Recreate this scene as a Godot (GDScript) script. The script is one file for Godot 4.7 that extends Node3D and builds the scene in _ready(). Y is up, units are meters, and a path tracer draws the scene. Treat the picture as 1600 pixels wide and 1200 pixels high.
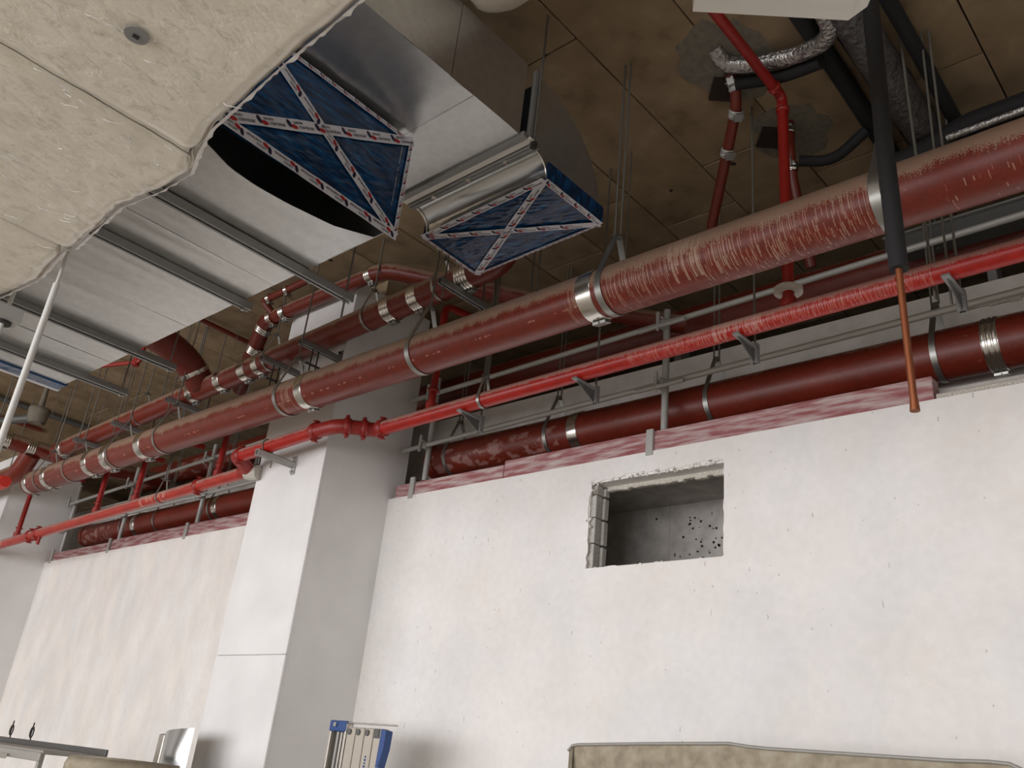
extends Node3D
# Unfinished hall: plaster wall with a broken-out opening, column, drain and fire pipes, ducts under a board-marked ceiling.

var M := {}
var counts := {}
var rng := RandomNumberGenerator.new()

# ------------------------------------------------------------------ mesh collector
class MB:
	var v := PackedVector3Array()
	var n := PackedVector3Array()
	var uv := PackedVector2Array()

	func tri(a: Vector3, b: Vector3, c: Vector3, na: Vector3, nb: Vector3, nc: Vector3, ua := Vector2.ZERO, ub := Vector2.ZERO, uc := Vector2.ZERO) -> void:
		if (c - a).cross(b - a).dot(na + nb + nc) < 0.0:
			v.append(a); v.append(c); v.append(b)
			n.append(na); n.append(nc); n.append(nb)
			uv.append(ua); uv.append(uc); uv.append(ub)
		else:
			v.append(a); v.append(b); v.append(c)
			n.append(na); n.append(nb); n.append(nc)
			uv.append(ua); uv.append(ub); uv.append(uc)

	func flat(a: Vector3, b: Vector3, c: Vector3, out: Vector3) -> void:
		var k := (c - a).cross(b - a).normalized()
		if k.dot(out) < 0.0:
			k = -k
		tri(a, b, c, k, k, k)

	func quad(a: Vector3, b: Vector3, c: Vector3, d: Vector3, out: Vector3) -> void:
		var k := (c - a).cross(d - b).normalized()
		if k.dot(out) < 0.0:
			k = -k
		tri(a, b, c, k, k, k, Vector2(0, 0), Vector2(1, 0), Vector2(1, 1))
		tri(a, c, d, k, k, k, Vector2(0, 0), Vector2(1, 1), Vector2(0, 1))

	func box(c: Vector3, s: Vector3, bevel := 0.0, bs := Basis.IDENTITY) -> void:
		var h := s * 0.5
		bevel = minf(bevel, minf(h.x, minf(h.y, h.z)) * 0.49)
		var i := h - Vector3.ONE * bevel
		var ax := [Vector3(1, 0, 0), Vector3(0, 1, 0), Vector3(0, 0, 1)]
		for k in 3:
			var u: Vector3 = ax[(k + 1) % 3]
			var w: Vector3 = ax[(k + 2) % 3]
			var iu := i[(k + 1) % 3]
			var iw := i[(k + 2) % 3]
			for sg in [-1.0, 1.0]:
				var f: Vector3 = ax[k] * h[k] * sg
				quad(c + bs * (f + u * iu + w * iw), c + bs * (f - u * iu + w * iw), c + bs * (f - u * iu - w * iw), c + bs * (f + u * iu - w * iw), bs * (ax[k] * sg))
		if bevel <= 0.0:
			return
		for k in 3:
			var e: Vector3 = ax[k]
			var u: Vector3 = ax[(k + 1) % 3]
			var w: Vector3 = ax[(k + 2) % 3]
			var hu := h[(k + 1) % 3]
			var hw := h[(k + 2) % 3]
			var iu := i[(k + 1) % 3]
			var iw := i[(k + 2) % 3]
			for su in [-1.0, 1.0]:
				for sw in [-1.0, 1.0]:
					var p: Vector3 = u * hu * su + w * iw * sw
					var q: Vector3 = u * iu * su + w * hw * sw
					quad(c + bs * (p + e * i[k]), c + bs * (q + e * i[k]), c + bs * (q - e * i[k]), c + bs * (p - e * i[k]), bs * (u * su + w * sw))
		for sx in [-1.0, 1.0]:
			for sy in [-1.0, 1.0]:
				for sz in [-1.0, 1.0]:
					flat(c + bs * Vector3(h.x * sx, i.y * sy, i.z * sz), c + bs * Vector3(i.x * sx, h.y * sy, i.z * sz), c + bs * Vector3(i.x * sx, i.y * sy, h.z * sz), bs * Vector3(sx, sy, sz))

	# swept round tube; uv.x runs along the length (0..1), uv.y round from the top
	func tube(pts: Array, r, seg := 16, caps := true, up := Vector3.UP) -> void:
		var cnt := pts.size()
		var lens := [0.0]
		for k in range(1, cnt):
			lens.append(lens[k - 1] + (pts[k] - pts[k - 1]).length())
		var total: float = maxf(lens[cnt - 1], 1e-6)
		var rings := []
		var nors := []
		var ref := up
		for k in cnt:
			var t: Vector3
			if k == 0:
				t = pts[1] - pts[0]
			elif k == cnt - 1:
				t = pts[k] - pts[k - 1]
			else:
				t = (pts[k] - pts[k - 1]).normalized() + (pts[k + 1] - pts[k]).normalized()
			t = t.normalized()
			if absf(ref.dot(t)) > 0.98:
				ref = Vector3(0, 0, 1) if absf(t.z) < 0.9 else Vector3(1, 0, 0)
			var a := (ref - t * ref.dot(t)).normalized()
			ref = a
			var b := t.cross(a)
			var rr: float = r[k] if r is Array else r
			var slope := 0.0
			if r is Array and k > 0 and k < cnt - 1 and (lens[k + 1] - lens[k - 1]) > 1e-5:
				slope = (r[k - 1] - r[k + 1]) / (lens[k + 1] - lens[k - 1])
			var ring := []
			var nr := []
			for j in seg + 1:
				var g := TAU * j / seg
				var d := a * cos(g) + b * sin(g)
				ring.append(pts[k] + d * rr)
				nr.append((d + t * clampf(slope, -2, 2)).normalized())
			rings.append(ring)
			nors.append(nr)
		for k in cnt - 1:
			var u0: float = lens[k] / total
			var u1: float = lens[k + 1] / total
			for j in seg:
				var v0 := float(j) / seg
				var v1 := float(j + 1) / seg
				tri(rings[k][j], rings[k + 1][j], rings[k + 1][j + 1], nors[k][j], nors[k + 1][j], nors[k + 1][j + 1], Vector2(u0, v0), Vector2(u1, v0), Vector2(u1, v1))
				tri(rings[k][j], rings[k + 1][j + 1], rings[k][j + 1], nors[k][j], nors[k + 1][j + 1], nors[k][j + 1], Vector2(u0, v0), Vector2(u1, v1), Vector2(u0, v1))
		if caps:
			var d0: Vector3 = (pts[0] - pts[1]).normalized()
			var d1: Vector3 = (pts[cnt - 1] - pts[cnt - 2]).normalized()
			for j in seg:
				tri(pts[0], rings[0][j], rings[0][j + 1], d0, d0, d0, Vector2(0.2, 0.4), Vector2(0.21, 0.4), Vector2(0.21, 0.41))
				tri(pts[cnt - 1], rings[cnt - 1][j], rings[cnt - 1][j + 1], d1, d1, d1, Vector2(0.2, 0.4), Vector2(0.21, 0.4), Vector2(0.21, 0.41))

	func cyl(a: Vector3, b: Vector3, r, seg := 16, caps := true) -> void:
		tube([a, b], r, seg, caps)

	# flat strap swept along a path; w = half-width direction
	func strap(pts: Array, w: Vector3, th: float, closed := false) -> void:
		var cnt := pts.size()
		var o := []
		for k in cnt:
			var t: Vector3
			if closed:
				t = pts[(k + 1) % cnt] - pts[(k + cnt - 1) % cnt]
			else:
				t = pts[mini(k + 1, cnt - 1)] - pts[maxi(k - 1, 0)]
			o.append(w.cross(t).normalized())
		for k in (cnt if closed else cnt - 1):
			var m := (k + 1) % cnt
			for sg in [-1.0, 1.0]:
				var oa: Vector3 = o[k] * sg
				var ob: Vector3 = o[m] * sg
				var pa: Vector3 = pts[k] + oa * th * 0.5
				var pb: Vector3 = pts[m] + ob * th * 0.5
				tri(pa - w, pb - w, pb + w, oa, ob, ob)
				tri(pa - w, pb + w, pa + w, oa, ob, oa)
				var ww: Vector3 = w * sg
				quad(pts[k] + o[k] * th * 0.5 + ww, pts[m] + o[m] * th * 0.5 + ww, pts[m] - o[m] * th * 0.5 + ww, pts[k] - o[k] * th * 0.5 + ww, ww)

	# extrude a polygon given in 3-D (all in one plane) along d
	func prism(poly: Array, d: Vector3) -> void:
		var o: Vector3 = poly[0]
		var dn := d.normalized()
		var e := Vector3.ZERO
		for k in range(1, poly.size()):
			if (poly[k] - o).length() > 1e-6:
				e = (poly[k] - o).normalized()
				break
		var f := dn.cross(e)
		var p2 := PackedVector2Array()
		var mid := Vector3.ZERO
		for p in poly:
			p2.append(Vector2((p - o).dot(e), (p - o).dot(f)))
			mid += p
		var t := Geometry2D.triangulate_polygon(p2)
		for k in range(0, t.size(), 3):
			tri(poly[t[k]], poly[t[k + 1]], poly[t[k + 2]], -dn, -dn, -dn)
			tri(poly[t[k]] + d, poly[t[k + 1]] + d, poly[t[k + 2]] + d, dn, dn, dn)
		var cw := Geometry2D.is_polygon_clockwise(p2)
		for k in poly.size():
			var a: Vector3 = poly[k]
			var b: Vector3 = poly[(k + 1) % poly.size()]
			var out := (b - a).cross(dn)
			quad(a, b, b + d, a + d, -out if cw else out)

	# smooth grid of points[row][col]
	func grid(g: Array, face: Vector3) -> void:
		var R := g.size()
		var K: int = g[0].size()
		var nn := []
		for i in R:
			var row := []
			for j in K:
				var du: Vector3 = g[mini(i + 1, R - 1)][j] - g[maxi(i - 1, 0)][j]
				var dv: Vector3 = g[i][mini(j + 1, K - 1)] - g[i][maxi(j - 1, 0)]
				row.append(du.cross(dv).normalized())
			nn.append(row)
		var sg := 1.0 if nn[R / 2][K / 2].dot(face) >= 0.0 else -1.0
		for i in R - 1:
			for j in K - 1:
				var ua := Vector2(float(j) / (K - 1), float(i) / (R - 1))
				var ub := Vector2(float(j + 1) / (K - 1), float(i) / (R - 1))
				var uc := Vector2(float(j + 1) / (K - 1), float(i + 1) / (R - 1))
				var ud := Vector2(float(j) / (K - 1), float(i + 1) / (R - 1))
				tri(g[i][j], g[i][j + 1], g[i + 1][j + 1], nn[i][j] * sg, nn[i][j + 1] * sg, nn[i + 1][j + 1] * sg, ua, ub, uc)
				tri(g[i][j], g[i + 1][j + 1], g[i + 1][j], nn[i][j] * sg, nn[i + 1][j + 1] * sg, nn[i + 1][j] * sg, ua, uc, ud)

# ------------------------------------------------------------------ scene helpers
func numbered(called: String) -> String:
	var k: int = counts.get(called, 0)
	counts[called] = k + 1
	return called if k == 0 else "%s_%03d" % [called, k]

func thing(called: String, label: String, category: String, at := Vector3.ZERO, group := "") -> Node3D:
	var o := Node3D.new()
	o.name = numbered(called)
	add_child(o)
	o.position = at
	o.set_meta("label", label)
	o.set_meta("category", category)
	if group:
		o.set_meta("group", group)
	return o

func origin_of(p: Node) -> Vector3:
	var at := Vector3.ZERO
	while p != self and p is Node3D:
		at += (p as Node3D).position
		p = p.get_parent()
	return at

# commits world-space geometry as one mesh part under parent
func part(called: String, b: MB, m: Material, parent: Node, label := "") -> MeshInstance3D:
	var o := MeshInstance3D.new()
	o.name = called
	var shift := origin_of(parent)
	var vs := b.v
	if shift != Vector3.ZERO:
		for k in vs.size():
			vs[k] = vs[k] - shift
	var a := []
	a.resize(Mesh.ARRAY_MAX)
	a[Mesh.ARRAY_VERTEX] = vs
	a[Mesh.ARRAY_NORMAL] = b.n
	a[Mesh.ARRAY_TEX_UV] = b.uv
	var am := ArrayMesh.new()
	am.add_surface_from_arrays(Mesh.PRIMITIVE_TRIANGLES, a)
	am.surface_set_material(0, m)
	o.mesh = am
	o.cast_shadow = GeometryInstance3D.SHADOW_CASTING_SETTING_ON
	if label:
		o.set_meta("label", label)
	parent.add_child(o, true)
	return o

func solo(called: String, b: MB, m: Material, label: String, category: String, group := "") -> MeshInstance3D:
	var o := part(numbered(called), b, m, self)
	o.set_meta("label", label)
	o.set_meta("category", category)
	if group:
		o.set_meta("group", group)
	return o

func struct(called: String, b: MB, m: Material, label: String, category := "wall") -> MeshInstance3D:
	var o := part(called, b, m, self)
	o.set_meta("kind", "structure")
	o.set_meta("label", label)
	o.set_meta("category", category)
	return o

func bx(c: Vector3, s: Vector3, bevel := 0.0, bs := Basis.IDENTITY) -> MB:
	var b := MB.new()
	b.box(c, s, bevel, bs)
	return b

func lohi(lo: Vector3, hi: Vector3, bevel := 0.0) -> MB:
	return bx((lo + hi) * 0.5, hi - lo, bevel)

# round off the corners of a path
func bend(pts: Array, r: float, steps := 6) -> Array:
	var out := [pts[0]]
	for k in range(1, pts.size() - 1):
		var p: Vector3 = pts[k]
		var a: Vector3 = pts[k - 1] - p
		var b: Vector3 = pts[k + 1] - p
		var rr := minf(r, minf(a.length(), b.length()) * 0.49)
		var s := p + a.normalized() * rr
		var e := p + b.normalized() * rr
		for j in steps + 1:
			var t := float(j) / steps
			out.append(s.lerp(p, t).lerp(p.lerp(e, t), t))
	out.append(pts[-1])
	return out

# ------------------------------------------------------------------ textures and materials
func ramp(stops: Array) -> Gradient:
	var g := Gradient.new()
	var off := PackedFloat32Array()
	var col := PackedColorArray()
	for s in stops:
		off.append(s[0]); col.append(s[1])
	g.offsets = off
	g.colors = col
	return g

func noise_tex(freq: float, stops: Array, sd: int, size := 512, octaves := 4, kind := FastNoiseLite.TYPE_SIMPLEX_SMOOTH, normal := false, bump := 4.0) -> NoiseTexture2D:
	var f := FastNoiseLite.new()
	f.seed = sd
	f.frequency = freq
	f.noise_type = kind
	f.fractal_octaves = octaves
	var t := NoiseTexture2D.new()
	t.width = size
	t.height = size
	t.seamless = true
	t.generate_mipmaps = false
	if normal:
		t.as_normal_map = true
		t.bump_strength = bump
	else:
		t.color_ramp = ramp(stops)
	t.noise = f
	return t

func mat(called: String, c: Color, rough := 0.6, metal := 0.0, tex: Texture2D = null, scale := Vector3.ONE, normal: Texture2D = null, nscale := 1.0) -> StandardMaterial3D:
	var m := StandardMaterial3D.new()
	m.resource_name = called
	m.albedo_color = c
	m.roughness = rough
	m.metallic = metal
	if tex:
		m.albedo_texture = tex
	if tex or normal:
		m.uv1_triplanar = true
		m.uv1_world_triplanar = true
		m.uv1_scale = scale
	if normal:
		m.normal_enabled = true
		m.normal_texture = normal
		m.normal_scale = nscale
	M[called] = m
	return m

func px(im: Image, x: int, y: int, c: Color) -> void:
	var o := im.get_pixel(x, y)
	im.set_pixel(x, y, o.lerp(Color(c.r, c.g, c.b), c.a))

# plaster: a faint patchwork of trowelled coats, with pits, drips and hairlines as found on the wall
func plaster_image(sd: int, base: Color, smear: float) -> ImageTexture:
	var S := 1024
	var im := Image.create(S, S, false, Image.FORMAT_RGB8)
	var f := FastNoiseLite.new()
	f.seed = sd
	f.frequency = 0.006
	f.fractal_octaves = 4
	var a := f.get_seamless_image(S, S)
	f.seed = sd + 5
	f.frequency = 0.05
	var b := f.get_seamless_image(S, S)
	f.seed = sd + 9
	f.frequency = 0.004
	var c := f.get_seamless_image(S, S)
	for y in S:
		for x in S:
			var p := a.get_pixel(x, y).r
			var q := b.get_pixel(x, y).r
			var w := c.get_pixel(x, y).r
			var k := 1.0 + (p - 0.5) * 0.10 * smear + (q - 0.5) * 0.03
			if absf(p - 0.55) < 0.012:
				k += 0.012 * smear
			var warm := (w - 0.5) * 0.03
			im.set_pixel(x, y, Color(clampf(base.r * k + warm * 0.5, 0, 1), clampf(base.g * k, 0, 1), clampf(base.b * k - warm * 0.7, 0, 1)))
	var r := RandomNumberGenerator.new()
	r.seed = sd
	for k in 260:
		var x := r.randi_range(2, S - 8)
		var y := r.randi_range(2, S - 20)
		var g := r.randf_range(0.45, 0.62)
		var len_ := r.randi_range(1, 3) if r.randf() < 0.7 else r.randi_range(3, 9)
		for j in len_:
			px(im, x + (1 if r.randf() < 0.25 else 0), y + j, Color(g, g * 0.97, g * 0.92, r.randf_range(0.3, 0.9)))
	return ImageTexture.create_from_image(im)

# skin of a pipe: paint, settled dust on the upper side with a ragged edge, scuffs, optional plaster runs
# x = along the pipe, y = round from the top (0 and 1 = top)
func pipe_image(w: int, h: int, sd: int, paint: Color, dust: Color, cover: float, runs: Array, printed := false, caked := []) -> ImageTexture:
	var im := Image.create(w, h, false, Image.FORMAT_RGB8)
	var f := FastNoiseLite.new()
	f.seed = sd
	f.frequency = 0.02
	f.fractal_octaves = 4
	var f2 := FastNoiseLite.new()
	f2.seed = sd + 3
	f2.frequency = 0.11
	f2.fractal_octaves = 3
	for x in w:
		var edge := cover + 0.030 * f.get_noise_2d(x * 0.7, 3.0) + 0.02 * f2.get_noise_2d(x * 2.0, 9.0)
		for y in h:
			var t := float(y) / h
			t = minf(t, 1.0 - t)
			var c := paint * (1.0 + 0.10 * f.get_noise_2d(x, y * 2.0) + 0.05 * f2.get_noise_2d(x, y))
			var q := f2.get_noise_2d(x * 1.5 + 77.0, y * 4.0)
			if t < edge + 0.05 * q:
				c = c.lerp(dust, 0.82 + 0.15 * q)
			elif q > 0.5:
				c = c.lerp(dust, 0.22)
			if caked and x > caked[0] * w and x < caked[1] * w:
				var vv := float(y) / h
				if vv > 0.585 + 0.05 * f.get_noise_2d(x * 0.8, 50.0) + 0.03 * q and vv < 0.75:
					c = c.lerp(dust, 0.75 + 0.2 * q)
			c.a = 1.0
			im.set_pixel(x, y, c)
	if sd == 44:
		for x in int(w * 0.16):
			for y in range(int(h * 0.22), int(h * 0.44)):
				var q := f.get_noise_2d(x * 2.2, y * 3.0 + 300.0) + 0.35 * f2.get_noise_2d(x, y + 90.0)
				if q > 0.05:
					px(im, x, y, Color(0.66, 0.58, 0.58, minf(q * 2.2, 0.6)))
	var r := RandomNumberGenerator.new()
	r.seed = sd + 11
	for k in int(w * h / 2600.0):
		var x := r.randi_range(0, w - 8)
		var y := r.randi_range(int(h * 0.12), int(h * 0.88))
		var n_ := r.randi_range(1, 6)
		var dy := r.randf_range(-0.8, 0.8)
		for j in n_:
			px(im, x + j, clampi(int(y + dy * j), 0, h - 1), Color(dust.r, dust.g, dust.b, r.randf_range(0.2, 0.6)))
	# plaster runs: [from, to, density, reach] in fractions of the length
	for run in runs:
		var x := int(run[0] * w)
		while x < int(run[1] * w):
			var wid := r.randi_range(1, 3) if run[2] < 2.0 else r.randi_range(3, 9)
			for side in [0, 1]:
				var top: float = run[4] + r.randf_range(-0.02, 0.03)
				var reach: float = run[3] * r.randf_range(0.45, 1.0)
				if r.randf() < 0.35:
					top += r.randf_range(0.03, 0.12)
				var y0 := int(top * h)
				var y1 := int(minf(top + reach, 0.5) * h)
				for j in range(y0, y1):
					var drift := int(1.4 * sin(j * 0.03 + x))
					for i in wid:
						var xx := clampi(x + i + drift, 0, w - 1)
						var yy := j if side == 0 else h - 1 - j
						px(im, xx, clampi(yy, 0, h - 1), Color(dust.r * 1.12, dust.g * 1.10, dust.b * 1.08, r.randf_range(0.45, 0.95)))
			x += wid + r.randi_range(1, int(3 + 7 * r.randf() / maxf(run[2], 0.2)))
	if printed:
		# a worn line of printed marks along the pipe
		for side in [0.37, 0.63]:
			var x := 0
			while x < w - 30:
				var y := int(side * h)
				if r.randf() < 0.45:
					for i in r.randi_range(6, 26):
						for j in 2:
							if r.randf() < 0.65:
								px(im, mini(x + i, w - 1), y + j, Color(0.86, 0.80, 0.76, 0.7))
				x += r.randi_range(18, 60)
	return ImageTexture.create_from_image(im)

func skin(called: String, tex: Texture2D, rough: float) -> StandardMaterial3D:
	var m := StandardMaterial3D.new()
	m.resource_name = called
	m.albedo_texture = tex
	m.roughness = rough
	m.texture_repeat = true
	M[called] = m
	return m

func make_materials() -> void:
	var W := Color.WHITE
	mat("plaster", W, 0.9, 0, plaster_image(3, Color(0.905, 0.893, 0.875), 0.5), Vector3(0.27, 0.27, 0.27))
	mat("plaster_left", W, 0.9, 0, plaster_image(21, Color(0.90, 0.885, 0.862), 0.75), Vector3(0.45, 0.2, 0.45))
	mat("column_white", W, 0.75, 0, noise_tex(0.01, [[0.0, Color(0.87, 0.865, 0.855)], [1.0, Color(0.92, 0.915, 0.905)]], 4, 256), Vector3(0.6, 0.6, 0.6))
	mat("concrete", W, 0.9, 0, noise_tex(0.02, [[0.0, Color(0.66, 0.64, 0.61)], [0.5, Color(0.74, 0.72, 0.69)], [1.0, Color(0.80, 0.78, 0.75)]], 7, 512), Vector3(0.7, 0.7, 0.7))
	mat("beam_paint", W, 0.9, 0, noise_tex(0.012, [[0.0, Color(0.80, 0.785, 0.76)], [1.0, Color(0.89, 0.88, 0.86)]], 9, 512), Vector3(0.7, 0.7, 0.7))
	mat("floor_concrete", W, 0.85, 0, noise_tex(0.015, [[0.0, Color(0.70, 0.68, 0.64)], [1.0, Color(0.80, 0.78, 0.74)]], 8, 512), Vector3(0.3, 0.3, 0.3))
	for k in 3:
		var d: float = [0.0, -0.02, 0.018][k]
		mat("ceiling_board_%d" % k, W, 0.85, 0, noise_tex(0.012, [[0.0, Color(0.46 + d, 0.385 + d, 0.285 + d)], [0.35, Color(0.54 + d, 0.46 + d, 0.35 + d)], [0.7, Color(0.575 + d, 0.495 + d, 0.38 + d)], [1.0, Color(0.63 + d, 0.55 + d, 0.44 + d)]], 30 + k, 512, 5), Vector3(0.6, 0.6, 0.6))
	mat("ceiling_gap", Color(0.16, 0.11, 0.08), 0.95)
	mat("stain", Color(0.22, 0.17, 0.12), 0.95)
	mat("patch_grey", W, 0.95, 0, noise_tex(0.03, [[0.0, Color(0.40, 0.38, 0.33)], [1.0, Color(0.50, 0.47, 0.41)]], 13, 256), Vector3(2, 2, 2))
	mat("galv", Color(0.80, 0.80, 0.79), 0.30, 0.9, noise_tex(0.03, [[0.0, Color(0.93, 0.93, 0.93)], [1.0, Color(1, 1, 1)]], 15, 512, 3, FastNoiseLite.TYPE_CELLULAR), Vector3(1.2, 1.2, 1.2))
	mat("galv_dark", Color(0.56, 0.56, 0.55), 0.45, 0.5)
	mat("zinc_tube", Color(0.70, 0.70, 0.68), 0.5, 0.3)
	mat("steel", Color(0.62, 0.62, 0.60), 0.38, 0.9)
	mat("bright_steel", Color(0.86, 0.85, 0.82), 0.22, 1.0)
	mat("iron_dark", Color(0.20, 0.19, 0.18), 0.6, 0.4)
	mat("rod_steel", Color(0.46, 0.45, 0.42), 0.55, 0.5)
	mat("rod_white", Color(0.80, 0.80, 0.78), 0.45, 0.2)
	mat("rubber", Color(0.085, 0.083, 0.085), 0.8)
	mat("copper", Color(0.60, 0.36, 0.24), 0.45, 0.75)
	mat("foil", W, 0.30, 0.9, noise_tex(0.04, [[0.0, Color(0.55, 0.54, 0.53)], [1.0, Color(0.90, 0.89, 0.87)]], 17, 256), Vector3(4, 4, 4), noise_tex(0.05, [], 18, 256, 4, FastNoiseLite.TYPE_CELLULAR, true, 12.0), 1.0)
	mat("foil_dull", W, 0.5, 0.6, noise_tex(0.03, [[0.0, Color(0.30, 0.29, 0.28)], [1.0, Color(0.48, 0.47, 0.46)]], 19, 256), Vector3(3, 3, 3), noise_tex(0.04, [], 20, 256, 4, FastNoiseLite.TYPE_CELLULAR, true, 8.0), 0.8)
	var wn := noise_tex(0.016, [], 23, 1024, 2, FastNoiseLite.TYPE_CELLULAR, true, 7.0)
	var wf := wn.noise as FastNoiseLite
	wf.cellular_return_type = FastNoiseLite.RETURN_DISTANCE2_SUB
	wf.cellular_jitter = 1.0
	wf.domain_warp_enabled = true
	wf.domain_warp_amplitude = 40.0
	wf.domain_warp_frequency = 0.012
	var wrap := mat("wrap", W, 0.45, 0, noise_tex(0.011, [[0.0, Color(0.84, 0.82, 0.77)], [0.16, Color(0.86, 0.83, 0.765)], [0.19, Color(0.80, 0.77, 0.70)], [0.23, Color(0.81, 0.78, 0.715)], [0.27, Color(0.86, 0.83, 0.76)], [0.68, Color(0.88, 0.85, 0.785)], [0.755, Color(0.87, 0.84, 0.775)], [0.775, Color(0.80, 0.765, 0.695)], [0.82, Color(0.82, 0.79, 0.725)], [0.85, Color(0.87, 0.845, 0.785)], [1.0, Color(0.85, 0.83, 0.79)]], 22, 1024, 5), Vector3(1.1, 1.1, 0.55), wn, 0.28)
	wrap.clearcoat_enabled = true
	wrap.clearcoat = 0.9
	wrap.clearcoat_roughness = 0.08
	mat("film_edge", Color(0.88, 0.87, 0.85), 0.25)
	var blues := [[0.0, Color(0.03, 0.115, 0.205)], [0.45, Color(0.04, 0.19, 0.33)], [0.75, Color(0.05, 0.27, 0.45)], [1.0, Color(0.10, 0.45, 0.60)]]
	mat("blue_film", W, 0.20, 0, noise_tex(0.012, blues, 24, 512, 4), Vector3(1.0, 4.5, 0.8), noise_tex(0.012, [], 25, 512, 3, FastNoiseLite.TYPE_SIMPLEX_SMOOTH, true, 8.0), 0.35)
	mat("blue_film_drop", W, 0.20, 0, noise_tex(0.012, blues, 26, 512, 4), Vector3(0.8, 1.0, 5.0), noise_tex(0.012, [], 27, 512, 3, FastNoiseLite.TYPE_SIMPLEX_SMOOTH, true, 8.0), 0.35)
	mat("tape", Color(0.80, 0.80, 0.82), 0.35)
	mat("print_blue", Color(0.07, 0.07, 0.20), 0.5)
	mat("print_red", Color(0.62, 0.10, 0.13), 0.5)
	mat("print_grey", Color(0.22, 0.22, 0.27), 0.5)
	mat("red_paint", W, 0.35, 0, noise_tex(0.02, [[0.0, Color(0.50, 0.09, 0.07)], [1.0, Color(0.58, 0.12, 0.085)]], 26, 256), Vector3(2, 2, 2))
	mat("valve_red_lit", Color(0.80, 0.21, 0.16), 0.4)  # brighter than the other reds: strong light on the cap put into the colour
	mat("red_fitting", W, 0.45, 0, noise_tex(0.05, [[0.0, Color(0.48, 0.09, 0.07)], [0.7, Color(0.57, 0.13, 0.10)], [1.0, Color(0.64, 0.38, 0.34)]], 27, 256), Vector3(5, 5, 5))
	mat("brown_paint", W, 0.38, 0, noise_tex(0.02, [[0.0, Color(0.365, 0.12, 0.075)], [1.0, Color(0.435, 0.155, 0.10)]], 28, 256), Vector3(2, 2, 2))
	mat("pink_board", W, 0.85, 0, noise_tex(0.02, [[0.0, Color(0.55, 0.29, 0.30)], [0.35, Color(0.62, 0.42, 0.42)], [0.55, Color(0.69, 0.57, 0.565)], [1.0, Color(0.78, 0.74, 0.72)]], 29, 512, 5), Vector3(0.35, 2.6, 0.35))
	mat("block", W, 0.95, 0, noise_tex(0.06, [[0.0, Color(0.66, 0.65, 0.62)], [1.0, Color(0.78, 0.77, 0.74)]], 31, 256), Vector3(3, 3, 3))
	mat("rubble", W, 0.95, 0, noise_tex(0.08, [[0.0, Color(0.62, 0.60, 0.55)], [1.0, Color(0.86, 0.84, 0.80)]], 32, 256), Vector3(4, 4, 4))
	mat("white_casing", Color(0.86, 0.85, 0.82), 0.45)
	mat("alu", Color(0.74, 0.72, 0.68), 0.35, 0.8)
	mat("alu_plate", Color(0.70, 0.67, 0.62), 0.5, 0.35)
	mat("blue_plastic", Color(0.13, 0.27, 0.50), 0.4)
	mat("sheet_mirror", Color(0.80, 0.81, 0.81), 0.16, 1.0)
	mat("carton", W, 0.85, 0, noise_tex(0.02, [[0.0, Color(0.50, 0.46, 0.39)], [0.5, Color(0.60, 0.56, 0.48)], [1.0, Color(0.66, 0.63, 0.56)]], 33, 512, 5), Vector3(1.2, 1.2, 1.2))
	mat("rack_grey", Color(0.60, 0.59, 0.56), 0.5, 0.2)
	mat("rack_dark", Color(0.36, 0.36, 0.35), 0.5, 0.2)
	mat("window_frame", Color(0.75, 0.75, 0.75), 0.5)
	var gl := mat("pane", Color(0.95, 0.97, 0.97, 0.06), 0.05)
	gl.transparency = BaseMaterial3D.TRANSPARENCY_ALPHA
	var brown := Color(0.425, 0.14, 0.08)
	var dust := Color(0.60, 0.54, 0.475)
	skin("brown_run", pipe_image(2048, 256, 41, brown, dust, 0.262, [[0.03, 0.155, 1.1, 0.20, 0.25], [0.15, 0.20, 3.0, 0.24, 0.15], [0.17, 0.24, 1.2, 0.22, 0.25], [0.22, 0.43, 1.0, 0.10, 0.37], [0.24, 0.43, 0.5, 0.14, 0.25], [0.50, 0.58, 0.05, 0.05, 0.36]], false, [0.02, 0.36]), 0.42)
	skin("brown_a", pipe_image(2048, 192, 42, brown, dust, 0.258, [[0.955, 0.985, 0.8, 0.18, 0.25]], true), 0.34)
	skin("brown_b", pipe_image(2048, 128, 43, brown, dust, 0.235, []), 0.38)
	skin("brown_low", pipe_image(1024, 128, 44, brown, dust, 0.12, []), 0.40)
	var red := Color(0.63, 0.10, 0.062)
	var rdust := Color(0.66, 0.55, 0.51)
	skin("red_run", pipe_image(2048, 128, 45, red, rdust, 0.245, [[0.02, 0.28, 1.1, 0.24, 0.24], [0.27, 0.40, 4.0, 0.5, 0.0], [0.36, 0.78, 1.2, 0.24, 0.24]]), 0.38)
	skin("red_a", pipe_image(1024, 96, 46, red, rdust, 0.24, []), 0.34)
	skin("red_left", pipe_image(1024, 96, 47, Color(0.64, 0.18, 0.135), rdust, 0.25, [[0.3, 0.42, 2.0, 0.3, 0.1]]), 0.36)

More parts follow.
